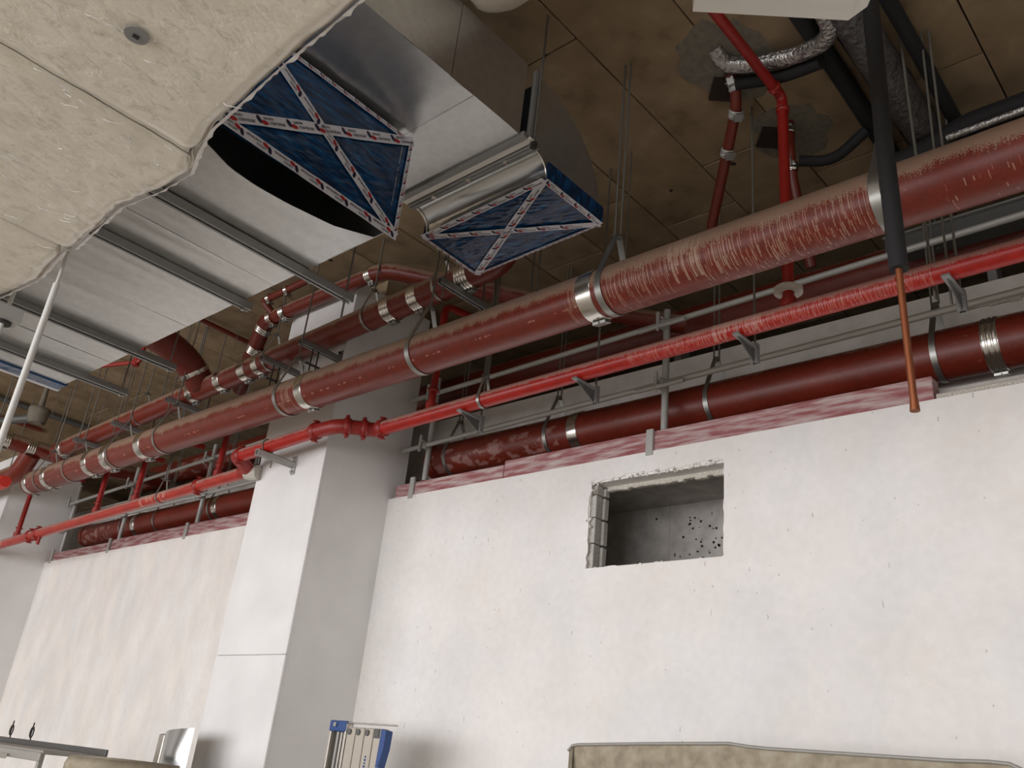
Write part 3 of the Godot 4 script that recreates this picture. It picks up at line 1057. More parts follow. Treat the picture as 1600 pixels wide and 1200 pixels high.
	# pale ridges of film along the seams, added to draw its glints
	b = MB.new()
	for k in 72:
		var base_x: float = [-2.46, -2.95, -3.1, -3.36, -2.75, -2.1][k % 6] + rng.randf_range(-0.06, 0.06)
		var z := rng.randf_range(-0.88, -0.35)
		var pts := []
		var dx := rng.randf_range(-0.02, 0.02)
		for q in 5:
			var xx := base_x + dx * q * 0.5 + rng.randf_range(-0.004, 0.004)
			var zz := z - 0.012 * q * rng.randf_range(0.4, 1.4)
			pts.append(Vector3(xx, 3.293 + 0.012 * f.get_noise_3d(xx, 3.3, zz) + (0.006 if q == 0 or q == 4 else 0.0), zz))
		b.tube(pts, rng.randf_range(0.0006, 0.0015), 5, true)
	part("film_glint_ridges", b, M.film_edge, t, "pale ridges standing in for glints on the crinkled clear film").set_meta("kind", "stuff")
	var ws := MB.new()
	var wc := Vector3(-2.04, 3.292, -0.55)
	ws.cyl(wc, wc + Vector3(0, 0.004, 0), 0.032, 24)
	var wo := part("fixing_washer", ws, M.galv_dark, t, "round grey fixing washer")
	var pn := MB.new()
	pn.box(wc - Vector3(0.003, 0.002, 0), Vector3(0.012, 0.004, 0.018), 0.001)
	part("pin", pn, M.iron_dark, wo)
	# its bearer and rod at the left edge
	t = thing("duct_bearer", "grey strut channel carrying the film-wrapped duct, with a bolt and washer", "bracket", Vector3(-4.05, 3.2, -0.9))
	b = MB.new()
	channel(b, Vector3(-4.12, 3.262, 0.4), Vector3(-4.12, 3.262, -1.055), 0.10, 0.055, Vector3(0, 1, 0))
	part("channel", b, M.zinc_tube, t)
	b = MB.new()
	b.cyl(Vector3(-4.13, 3.222, -1.0), Vector3(-4.13, 3.236, -1.0), 0.036, 20)
	part("washer", b, M.iron_dark, t)
	b = MB.new()
	b.cyl(Vector3(-4.13, 3.12, -1.0), Vector3(-4.13, CEIL, -1.0), 0.010, 10)
	part("rod", b, M.rod_white, t)
	# long hanging tube
	b = MB.new()
	b.cyl(Vector3(-3.573, 2.35, -1.0), Vector3(-3.573, 3.25, -1.0), 0.013, 14)
	b.cyl(Vector3(-3.573, 3.25, -1.0), Vector3(-3.573, CEIL, -1.0), 0.007, 10)
	solo("hanging_rod", b, M.rod_white, "long pale rod hanging down beside the film-wrapped duct", "rod")

	# bare sheet-metal duct
	t = thing("sheet_metal_duct", "bare galvanised rectangular duct closed with blue film and crossed tape", "duct", Vector3(-4.4, 3.76, -1.5))
	var xe := -2.77
	var yb := 3.76
	var yt := 4.285
	var z0 := -1.0
	var z1 := -1.97
	var arc := [[-2.80, -1.00], [-2.908, -1.148], [-2.969, -1.297], [-2.983, -1.43], [-2.974, -1.585], [-2.939, -1.801], [-2.853, -1.97]]
	# bottom sheet pieces between the joints, standing slightly proud of each other
	var joints := [-6.11, -5.42, -4.49, -3.64]
	for k in 3:
		part("bottom_sheet", wavy_sheet(joints[k] + 0.002, joints[k + 1] - 0.002, z0, z1, yb - rng.randf() * 0.002, [], 60 + k), M.galv, t)
	part("bottom_sheet", wavy_sheet(-3.638, -2.8, z0, z1, yb, arc, 64), M.galv, t)
	b = MB.new()
	b.box(Vector3((-6.11 + xe) * 0.5, (yb + yt) * 0.5, z1), Vector3(xe + 6.11, yt - yb, 0.003))
	b.box(Vector3((-6.11 + xe) * 0.5, (yb + yt) * 0.5, z0), Vector3(xe + 6.11, yt - yb, 0.003))
	part("side_sheet", b, M.galv, t)
	part("top_sheet", lohi(Vector3(-6.11, yt, z1), Vector3(xe, yt + 0.003, z0)), M.galv, t)
	# end cap of blue film, slightly puckered
	var cap_c := [Vector3(xe, yb, -1.0), Vector3(xe, yb, -2.025), Vector3(xe, yt + 0.01, -2.025), Vector3(xe, yt + 0.01, -1.0)]
	film_cap(t, cap_c, Vector3(1, 0, 0), 11)
	var BL := Vector3(xe, yb + 0.03, -1.10)
	var BR := Vector3(xe, yb, -2.02)
	var TR := Vector3(xe, yt + 0.005, -2.02)
	var TL := Vector3(xe, yt + 0.01, -1.12)
	var ox := Vector3(0.008, 0, 0)
	tape(t, BL + ox, TR + ox, Vector3(1, 0, 0), 0.05, 0.3)
	tape(t, BR + ox * 0.7, TL + ox * 0.7, Vector3(1, 0, 0), 0.045, 0.6)
	tape(t, BR + ox, BL + ox, Vector3(1, 0, 0), 0.045, 0.1)
	tape(t, TL + ox - Vector3(0, 0.012, 0), TR + ox - Vector3(0, 0.012, 0), Vector3(1, 0, 0), 0.022, 0.9)
	tape(t, BR + ox + Vector3(0, 0, 0.01), TR + ox + Vector3(0, 0, 0.01), Vector3(1, 0, 0), 0.022, 0.5)
	# far end, blue film folded under
	b = MB.new()
	b.box(Vector3(-6.17, (yb + yt) * 0.5, -1.49), Vector3(0.14, yt - yb + 0.02, 1.0), 0.01)
	part("end_film", b, M.blue_film, t, "blue film over the far duct end")
	b = MB.new()
	b.box(Vector3(-6.26, yb + 0.02, -1.5), Vector3(0.04, 0.06, 1.0), 0.01)
	part("tape", b, M.tape, t)
	# bearers under the duct
	var bl := ["under the duct close to the taped blue end cap", "under the duct, second from the taped blue end cap", "under the middle of the bare duct, above the branch pipe elbow", "under the far end of the bare duct, by the folded blue film"]
	var bxs := [[-3.365, -2.26], [-3.917, -2.02], [-5.06, -2.22], [-5.78, -2.26]]
	for k in 4:
		var x: float = bxs[k][0]
		var ze: float = bxs[k][1]
		var h := thing("duct_hanger", "grey strut bearer " + bl[k], "bracket", Vector3(x, 3.7, -1.6))
		b = MB.new()
		channel(b, Vector3(x, yb - 0.024, -0.93), Vector3(x, yb - 0.024, ze), 0.042, 0.042, Vector3(0, -1, 0) if k < 2 else Vector3(0.25, -1, 0))
		part("channel", b, M.galv_dark, h)
		for e in [ze + 0.04, -0.97]:
			b = MB.new()
			b.cyl(Vector3(x, yb - (0.15 if k == 0 else 0.055), e), Vector3(x, CEIL, e), 0.0055, 8)
			part("rod", b, M.rod_steel, h)
			b = MB.new()
			b.cyl(Vector3(x, yb - 0.058, e), Vector3(x, yb - 0.046, e), 0.011, 6)
			part("nut", b, M.steel, h)
		for q in 3:
			part("beam_clip", bx(Vector3(x - 0.028, yb - 0.004, lerpf(-1.15, ze + 0.28, q / 2.0)), Vector3(0.03, 0.006, 0.03), 0.001), M.galv, h)

	# branch duct running to the wall with a drop elbow
	t = thing("branch_duct", "galvanised branch duct with a drop elbow sealed by taped blue film", "duct", Vector3(-2.75, 4.32, -1.6))
	var bx0 := -3.15
	var bx1 := -2.335
	var by := 4.32
	var bt := 4.74
	for s in [[0.4, -1.2], [-1.204, -1.98], [-1.984, -2.29]]:
		part("bottom_sheet", wavy_sheet(bx0, bx1, s[0], s[1], by - rng.randf() * 0.002, [], 70 + int(s[0] * 10.0), true), M.galv, t)
	for s in [[0.4, -1.84], [-1.844, -2.29]]:
		part("side_sheet", lohi(Vector3(bx1 - 0.003, by, s[1]), Vector3(bx1, bt, s[0])), M.galv, t)
	part("side_sheet", lohi(Vector3(bx0, by, -2.29), Vector3(bx0 + 0.003, bt, 0.4)), M.galv, t)
	part("top_sheet", lohi(Vector3(bx0, bt, -2.29), Vector3(bx1, bt + 0.003, 0.4)), M.galv, t)
	# flange joint: two slide-on rails with clips
	b = MB.new()
	b.box(Vector3((bx0 + bx1) * 0.5, by - 0.004, -2.306), Vector3(bx1 - bx0 + 0.05, 0.03, 0.03), 0.003)
	part("flange", b, M.galv_dark, t)
	b = MB.new()
	b.box(Vector3((bx0 + bx1) * 0.5, by - 0.010, -2.342), Vector3(bx1 - bx0 + 0.07, 0.012, 0.034), 0.003)
	part("flange", b, M.white_casing, t, "pale sealing strip of the flange")
	b = MB.new()
	b.box(Vector3((bx0 + bx1) * 0.5, by - 0.006, -2.385), Vector3(bx1 - bx0 + 0.05, 0.04, 0.044), 0.003)
	b.cyl(Vector3(bx0 - 0.02, by - 0.03, -2.38), Vector3(bx1 + 0.03, by - 0.03, -2.38), 0.005, 8)
	part("flange", b, M.galv_dark, t)
	for k in 3:
		part("flange_clip", bx(Vector3(lerpf(bx0 + 0.16, bx1 - 0.16, k / 2.0), by - 0.032, -2.38), Vector3(0.025, 0.016, 0.022), 0.002), M.bright_steel, t)
	b = MB.new()
	b.box(Vector3(bx1 + 0.012, by + 0.2, -2.345), Vector3(0.02, 0.42, 0.03), 0.003)
	part("flange", b, M.galv_dark, t)
	b = MB.new()
	b.cyl(Vector3(bx1 + 0.03, by - 0.035, -2.36), Vector3(bx1 + 0.03, CEIL, -2.36), 0.006, 8)
	part("rod", b, M.rod_steel, t)
	b = MB.new()
	b.cyl(Vector3(bx1 + 0.03, by - 0.045, -2.36), Vector3(bx1 + 0.03, by - 0.020, -2.36), 0.017, 14)
	part("rod_cap", b, M.iron_dark, t)
	# elbow: throat, heel and cheeks
	var cz := -2.41
	var cy := 4.215
	var ri := 0.105
	var g2 := [[], []]
	var g3 := [[], []]
	var ex0 := -3.17
	var ex1 := -2.345
	var inn := []
	var out := []
	for k in 15:
		var an := PI * 0.5 * k / 14.0
		inn.append(Vector3(0, cy + ri * cos(an), cz - ri * sin(an)))
		out.append(Vector3(0, cy + 0.525 * cos(an), cz - 0.525 * sin(an)))
	for p in inn:
		g2[0].append(p + Vector3(ex0, 0, 0)); g2[1].append(p + Vector3(ex1, 0, 0))
	for p in out:
		g3[0].append(p + Vector3(ex0, 0, 0)); g3[1].append(p + Vector3(ex1, 0, 0))
	b = MB.new()
	b.grid(g2, Vector3(0, -0.5, 0.8))
	part("elbow_throat", b, M.sheet_mirror, t, "curved shiny throat of the elbow")
	b = MB.new()
	b.grid(g3, Vector3(0, 0.7, -0.7))
	part("elbow_heel", b, M.galv, t)
	for x in [ex0, ex1]:
		b = MB.new()
		var gg := [[], []]
		for k in inn.size():
			gg[0].append(inn[k] + Vector3(x, 0, 0)); gg[1].append(out[k] + Vector3(x, 0, 0))
		b.grid(gg, Vector3(signf(x + 2.75), 0, 0))
		part("elbow_cheek", b, M.galv, t)
		b = MB.new()
		var pts := []
		for p in inn:
			pts.append(p + Vector3(x, -0.004, 0.004))
		b.tube(pts, 0.006, 8)
		part("seam", b, M.bright_steel, t)
	# cap of blue film facing down
	var yc := 4.205
	var q := [Vector3(-3.2, yc, -2.515), Vector3(-2.345, yc, -2.50), Vector3(-2.337, yc, -2.935), Vector3(-3.215, yc, -2.95)]
	film_cap(t, q, Vector3(0, -1, 0), 12)
	b = MB.new()
	b.box(Vector3(-2.338, yc + 0.05, -2.72), Vector3(0.012, 0.10, 0.43), 0.003)
	b.box(Vector3(-2.77, yc + 0.05, -2.945), Vector3(0.87, 0.10, 0.012), 0.003)
	b.box(Vector3(-3.20, yc + 0.05, -2.73), Vector3(0.012, 0.10, 0.43), 0.003)
	part("film_skirt", b, M.blue_film_drop, t, "blue film folded round the elbow end")
	var oy := Vector3(0, -0.008, 0)
	var dn := Vector3(0, -1, 0)
	tape(t, q[0] + oy, q[2] + oy, dn, 0.042, 0.2)
	tape(t, q[3] + oy * 0.7, q[1] + oy * 0.7, dn, 0.042, 0.7)
	tape(t, q[0] + oy, q[1] + oy, dn, 0.04, 0.4)
	tape(t, q[1] + oy, q[2] + oy, dn, 0.036, 0.1)
	tape(t, q[2] + oy, q[3] + oy, dn, 0.014, 0.8)
	tape(t, q[3] + oy, q[0] + oy, dn, 0.018, 0.5)

	# lagged stretch over the branch duct
	t = thing("lagged_duct", "cream film-wrapped lagging over the top of the branch duct", "duct", Vector3(-2.1, 4.6, -1.2))
	g = []
	for j in 60:
		var z := lerpf(0.4, -2.03, j / 59.0)
		var row := []
		var tip := clampf((-1.86 - z) / 0.17, 0, 1)
		for i in 30:
			var an := lerpf(0, TAU, i / 29.0)
			var cs := cos(an)
			var sn := sin(an)
			var wx := 0.30 - 0.16 * tip * tip
			var wy := 0.16 - 0.09 * tip * tip
			var p := Vector3(-2.02 + wx * signf(cs) * pow(absf(cs), 0.5) - 0.10 * tip, 4.86 + wy * signf(sn) * pow(absf(sn), 0.5), z)
			p += Vector3(cs, sn, 0) * 0.012 * f.get_noise_3d(p.x * 2.0, p.y * 2.0, p.z * 2.0)
			row.append(p)
		g.append(row)
	b = MB.new()
	b.grid(g, Vector3(-1, 0, 0))
	part("film_wrap", b, M.wrap, t)
	b = MB.new()
	for i in 29:
		b.tri(g[59][i], g[59][i + 1], Vector3(-2.12, 4.86, -2.03), Vector3(0, 0, -1), Vector3(0, 0, -1), Vector3(0, 0, -1))
	part("wrap_end", b, M.wrap, t)

# thin sheet with the slight oil-canning of rolled metal; end = [x, z] pairs of a curved cut at the +x end
func wavy_sheet(x0: float, x1: float, za: float, zb: float, y: float, end: Array, sd: int, along_z := false) -> MB:
	var f := FastNoiseLite.new()
	f.seed = sd
	f.frequency = 1.0
	f.fractal_octaves = 2
	var g := []
	for i in 25:
		var z := lerpf(za, zb, i / 24.0)
		var xe := x1
		for k in end.size() - 1:
			if z <= end[k][1] and z >= end[k + 1][1]:
				xe = lerpf(end[k][0], end[k + 1][0], (z - end[k][1]) / (end[k + 1][1] - end[k][1]))
		var row := []
		for j in 61:
			var x := lerpf(x0, xe, j / 60.0)
			var n := f.get_noise_2d(x * 4.5, z * 0.5) if not along_z else f.get_noise_2d(x * 0.5, z * 4.5)
			row.append(Vector3(x, y + 0.003 * n, z))
		g.append(row)
	var b := MB.new()
	b.grid(g, Vector3(0, -1, 0))
	return b

func film_cap(parent: Node, c: Array, out: Vector3, sd: int) -> void:
	var f := FastNoiseLite.new()
	f.seed = sd
	f.frequency = 2.2
	f.fractal_octaves = 3
	var g := []
	var N := 44
	for i in N + 1:
		var row := []
		for j in N + 1:
			var a := float(i) / N
			var b := float(j) / N
			var p: Vector3 = (c[0] as Vector3).lerp(c[1], a).lerp((c[3] as Vector3).lerp(c[2], a), b)
			var m := minf(minf(a, 1 - a), minf(b, 1 - b))
			var pull := 0.012 * f.get_noise_2d(a * 2.0 + b * 0.8, b * 0.6 - a * 0.5) + 0.006 * f.get_noise_2d((a - b) * 14.0, (a + b) * 1.5)
			row.append(p + out * pull * smoothstep(0.0, 0.12, m) * 0.55)
		g.append(row)
	var b := MB.new()
	b.grid(g, out)
	part("blue_film", b, M.blue_film if absf(out.x) > 0.5 else M.blue_film_drop, parent, "blue film stretched over the duct end")

# ------------------------------------------------------------------ drains
func build_drains() -> void:
	# big drain pipe in sections
	var t := thing("drain_pipe", "thick brown drain pipe with dusty top and white plaster runs", "pipe", p1(-4.0))
	var cuts := [[-9.65, -4.64, "brown_a"], [-4.64, -2.27, "brown_a"], [-2.27, 0.9, "brown_run"]]
	for c in cuts:
		var b := MB.new()
		var pts := []
		for k in 9:
			pts.append(p1(lerpf(c[0], c[1], k / 8.0)))
		b.tube(pts, 0.118, 40, true)
		part("pipe_section", b, M[c[2]], t)
	var d := (p1(0) - p1(-6)).normalized()
	for c in [[-9.6, 0.09, 0], [-9.10, 0.10, 0], [-8.08, 0.10, 0], [-7.68, 0.11, 0], [-6.99, 0.10, 0], [-4.63, 0.075, 0], [-2.265, 0.085, 0]]:
		coupling(t, p1(c[0]), d, 0.119, c[1], c[2])
	# closing cap at its left end
	var b := MB.new()
	b.tube([p1(-9.66), p1(-9.70), p1(-9.715)], [0.122, 0.122, 0.10], 28)
	part("end_cap", b, M.brown_paint, t)
	# hangers of the big pipe
	var hl := {
		-2.175: "wide steel strap hanger beside the bright coupling of the thick drain pipe",
		-3.53: "narrow steel strap hanger on the thick drain pipe right of the white column",
		-4.90: "narrow steel strap hanger on the thick drain pipe in front of the white column",
		-0.905: "broad pale strap hanger behind the black vertical pipe"}
	for x in hl:
		strap_hanger(p1(x), d, 0.118, 0.30, CEIL, 0.042 if x > -1.0 else 0.035, hl[x], "", 2 if x > -3.0 else 1)
	var fh := {
		-6.68: "thin strap hanger beside the coupling nearest the column on the far drain run",
		-7.58: "thin strap hanger tight against a wide coupling on the far drain run",
		-8.57: "thin strap hanger between couplings under the narrow arm on the far drain run",
		-9.33: "thin strap hanger next to the capped end of the thick drain pipe"}
	for x in fh:
		strap_hanger(p1(x), d, 0.118, 0.30, CEIL, 0.03, fh[x], "strap hangers on the far drain run")

	# upper drain pipe
	t = thing("drain_pipe", "brown drain pipe carried on strut arms above the thick drain pipe", "pipe", p2(-6.0))
	var d2 := (p2(0) - p2(-6)).normalized()
	for c in [[-9.5, -6.87], [-6.87, -4.33], [-4.33, -3.62]]:
		b = MB.new()
		b.tube([p2(c[0]), p2((c[0] + c[1]) * 0.5), p2(c[1])], 0.087, 32)
		part("pipe_section", b, M.brown_b, t)
	for c in [[-9.43, 0.08, 0], [-6.87, 0.08, 0], [-6.43, 0.08, 0], [-6.07, 0.09, 0], [-5.88, 0.07, 0], [-4.34, 0.085, 4], [-4.07, 0.085, 4], [-3.62, 0.10, 4]]:
		coupling(t, p2(c[0]), d2, 0.088, c[1], c[2])
	# wye body and branch from under the duct
	b = MB.new()
	b.tube(bend([p2(-6.74) + Vector3(0.0, 0.02, 0.03), p2(-6.72) + Vector3(0, 0.16, 0.20), Vector3(-6.66, 4.60, -2.80), Vector3(-6.62, 4.64, -2.0)], 0.2, 10), 0.118, 30)
	part("branch", b, M.brown_paint, t)
	coupling(t, Vector3(-6.645, 4.62, -2.56), Vector3(0.04, -0.04, -0.8), 0.119, 0.09, 3)
	coupling(t, p2(-6.73) + Vector3(0.0, 0.10, 0.125), Vector3(0.05, 0.7, 0.75), 0.119, 0.035, 0)
	# right end turns up to the slab behind the elbow duct
	b = MB.new()
	b.tube(bend([p2(-3.62), p2(-3.32), Vector3(-3.25, CEIL, -3.3)], 0.14, 8), 0.087, 28)
	part("bend", b, M.brown_paint, t)
	# left end bends down
	b = MB.new()
	b.tube(bend([p2(-9.45), p2(-9.66), p2(-9.72) + Vector3(0, -0.12, -0.2)], 0.1, 6), 0.087, 24)
	part("bend", b, M.brown_paint, t)
	var uh := {
		-5.755: "thin strap hanger on the upper drain pipe at the left edge of the column",
		-4.57: "thin strap hanger on the upper drain pipe in front of the column's right face",
		-7.83: "thin strap hanger on the upper drain pipe left of the branch elbow",
		-3.86: "thin strap hanger on the upper drain pipe below the taped elbow duct"}
	for x in uh:
		strap_hanger(p2(x), d2, 0.087, 0.23, CEIL, 0.022, uh[x], "strap hangers on the upper drain pipe")
	# arms on the column face
	var arms := [[-5.02, 4.30, "strut arm on the white column under the upper drain pipe, with two rods"], [-5.50, 4.29, "strut arm on the left edge of the white column under the upper drain pipe"]]
	for a in arms:
		var h := thing("wall_bracket", a[2], "bracket", Vector3(a[0], a[1], -3.38))
		b = MB.new()
		channel(b, Vector3(a[0], a[1] - 0.02, -3.375), Vector3(a[0], a[1] - 0.02, -3.02), 0.042, 0.042, Vector3(0, -1, 0))
		part("arm", b, M.galv_dark, h)
		part("wall_plate", bx(Vector3(a[0], a[1] - 0.02, -3.374), Vector3(0.045, 0.15, 0.008), 0.002), M.galv_dark, h)
		for o in [0.055, -0.055]:
			b = MB.new()
			b.cyl(Vector3(a[0], a[1] - 0.02 + o, -3.372), Vector3(a[0], a[1] - 0.02 + o, -3.355), 0.010, 6)
			part("bolt", b, M.iron_dark, h)
		for zz in [-3.13, -3.18]:
			b = MB.new()
			b.cyl(Vector3(a[0] + 0.01, a[1] - 0.21, zz), Vector3(a[0] + 0.01, a[1] - 0.03, zz), 0.005, 8)
			part("rod", b, M.iron_dark, h)
		part("rod_bridge", bx(Vector3(a[0] + 0.01, a[1] - 0.16, -3.155), Vector3(0.025, 0.01, 0.13), 0.002), M.iron_dark, h)
	# suspended bearers elsewhere
	var sb := {
		-3.66: "suspended strut bearer under the upper drain pipe, below the taped elbow",
		-6.98: "suspended strut bearer just left of the branch elbow under the upper drain pipe",
		-7.96: "suspended strut bearer beside a strap hanger under the upper drain pipe",
		-8.75: "suspended strut bearer close to the down-turned end of the upper drain pipe"}
	for x in sb:
		var y := p2(x).y - 0.087 - 0.021
		var h := thing("strut_bearer", sb[x], "bracket", Vector3(x, y, -3.3), "strut bearers of the upper drain")
		b = MB.new()
		channel(b, Vector3(x, y, -3.06), Vector3(x, y, -3.60), 0.042, 0.042, Vector3(0, -1, 0))
		part("channel", b, M.galv_dark, h)
		for zz in [-3.10, -3.44, -3.52]:
			b = MB.new()
			b.cyl(Vector3(x, y - 0.10, zz), Vector3(x, CEIL if zz != -3.52 else y + 0.02, zz), 0.0055, 8)
			part("rod", b, M.rod_steel, h)

	# smaller drain behind, in front of the column head
	t = thing("drain_pipe", "slim dark brown drain pipe with fittings near the ceiling above the column", "pipe", Vector3(-5.2, 4.88, -3.3))
	b = MB.new()
	b.tube([Vector3(-5.95, 4.875, -3.3), Vector3(-4.70, 4.87, -3.3)], 0.056, 22)
	part("pipe_section", b, M.brown_b, t)
	b = MB.new()
	b.tube(bend([Vector3(-5.95, 4.875, -3.3), Vector3(-6.10, 4.86, -3.31), Vector3(-6.36, 4.66, -3.40), Vector3(-6.8, 4.52, -3.6)], 0.10, 6), [0.066, 0.066, 0.066, 0.066, 0.066, 0.066, 0.066, 0.066, 0.066, 0.066, 0.066, 0.066, 0.066, 0.066, 0.060, 0.060], 22)
	part("branch_fitting", b, M.brown_paint, t)
	for c in [[-5.80, 4.875, -3.3], [-5.98, 4.873, -3.3], [-4.72, 4.87, -3.3]]:
		coupling(t, Vector3(c[0], c[1], c[2]), Vector3(1, 0, 0), 0.060, 0.06, 3)
	coupling(t, Vector3(-6.14, 4.83, -3.325), Vector3(0.8, 0.6, 0.2), 0.066, 0.06, 3)
	coupling(t, Vector3(-6.30, 4.70, -3.38), Vector3(0.8, 0.6, 0.2), 0.066, 0.07, 4)
	b = MB.new()
	b.tube(bend([Vector3(-4.70, 4.87, -3.3), Vector3(-4.55, 4.86, -3.32), Vector3(-3.55, 4.60, -3.95), Vector3(-2.80, 4.48, -4.50)], 0.15, 6), 0.062, 20)
	part("bend", b, M.brown_b, t)
	# thin waste pipe that drops into it
	b = MB.new()
	b.tube(bend([Vector3(-5.30, 4.995, -3.2), Vector3(-6.02, 4.99, -3.2), Vector3(-5.93, 4.88, -3.27)], 0.06, 6), 0.029, 16)
	t = thing("waste_pipe", "thin brown waste pipe with two joints dropping into the slim drain", "pipe", Vector3(-5.7, 5.06, -3.3))
	part("pipe_section", b, M.brown_paint, t)
	for x in [-5.36, -5.68, -5.93]:
		coupling(t, Vector3(x, 4.993, -3.2), Vector3(1, 0, 0), 0.030, 0.035, 2)
	for x in [-5.35, -5.95]:
		b = MB.new()
		b.cyl(Vector3(x, 5.0, -3.2), Vector3(x, CEIL, -3.2), 0.004, 6)
		part("rod", b, M.rod_steel, t)

	# lower drain behind the wall top, right bay and left bay
	for bay in [[-4.80, 3.0, "brown drain pipe lying behind the wall top above the opening"], [-10.75, -5.82, "brown drain pipe lying behind the wall top between the columns"]]:
		t = thing("drain_pipe", bay[2], "pipe", Vector3(bay[0] + 2.0, 3.62, -4.28))
		b = MB.new()
		var pts := []
		for k in 7:
			pts.append(Vector3(lerpf(bay[0], bay[1], k / 6.0), 3.75, -4.28))
		b.tube(pts, 0.13, 36)
		part("pipe_section", b, M.brown_low, t)
		var cl := [-3.434, -0.933] if bay[0] > -6.0 else [-9.45, -7.80]
		for x in cl:
			coupling(t, Vector3(x, 3.75, -4.28), Vector3(1, 0, 0), 0.131, 0.075, 3 if x > -1.5 else 0)
		b = MB.new()
		b.tube([Vector3(bay[0] - 0.03, 3.75, -4.28), Vector3(bay[0] + 0.05, 3.75, -4.28)], 0.137, 30)
		part("socket", b, M.brown_paint, t)
		var hs := {
			-4.62: "steel strap hanger at the column end of the drain pipe behind the wall top",
			-3.661: "steel strap hanger beside the coupling of the drain pipe behind the wall top",
			-2.444: "steel strap hanger on the low drain pipe above the right half of the opening",
			-1.185: "steel strap hanger on the low drain pipe beside the copper tail"}
		if bay[0] < -6.0:
			hs = {
				-9.75: "strap hanger by the socket of the drain pipe between the columns",
				-8.99: "strap hanger midway on the drain pipe between the columns",
				-7.907: "strap hanger beside the right coupling of the drain pipe between the columns"}
		for x in hs:
			strap_hanger(Vector3(x, 3.75, -4.28), Vector3(1, 0, 0), 0.13, 0.30, CEIL, 0.03, hs[x], "strap hangers behind the wall top", 2)
	# dark pipe deep behind
	t = thing("drain_pipe", "shadowed brown pipe running above the concrete beam behind the fire pipe", "pipe", Vector3(-2.0, 4.63, -4.78))
	b = MB.new()
	b.tube([Vector3(-10.9, 4.60, -4.78), Vector3(-5.9, 4.62, -4.78), Vector3(-2.0, 4.63, -4.78), Vector3(3.0, 4.63, -4.78)], 0.14, 28)
	part("pipe_section", b, M.brown_low, t)
	for x in [-10.0, -8.2, -3.0, -1.0, 1.0]:
		var h := thing("pipe_saddle", "dark steel saddle holding up the shadowed pipe on the beam", "bracket", Vector3(x, 4.2, -4.78), "saddles on the beam")
		part("foot", bx(Vector3(x, 4.34, -4.78), Vector3(0.05, 0.29, 0.12), 0.004), M.galv_dark, h)
	# cable tray
	t = thing("cable_tray", "long grey cable tray lying high behind the thick drain pipe", "cable tray", Vector3(-0.5, 4.48, -4.4))
	part("tray_side", lohi(Vector3(-1.45, 4.52, -4.42), Vector3(3.0, 4.60, -4.40), 0.003), M.rack_dark, t)
	part("tray_lip", lohi(Vector3(-1.45, 4.592, -4.41), Vector3(3.0, 4.604, -4.37), 0.002), M.galv_dark, t)
	part("tray_floor", lohi(Vector3(-1.45, 4.52, -4.56), Vector3(3.0, 4.525, -4.40)), M.rack_dark, t)
	for x in [-1.2, 0.2, 1.6]:
		b = MB.new()
		b.cyl(Vector3(x, 4.51, -4.5), Vector3(x, CEIL, -4.5), 0.006, 8)
		part("rod", b, M.rod_steel, t)

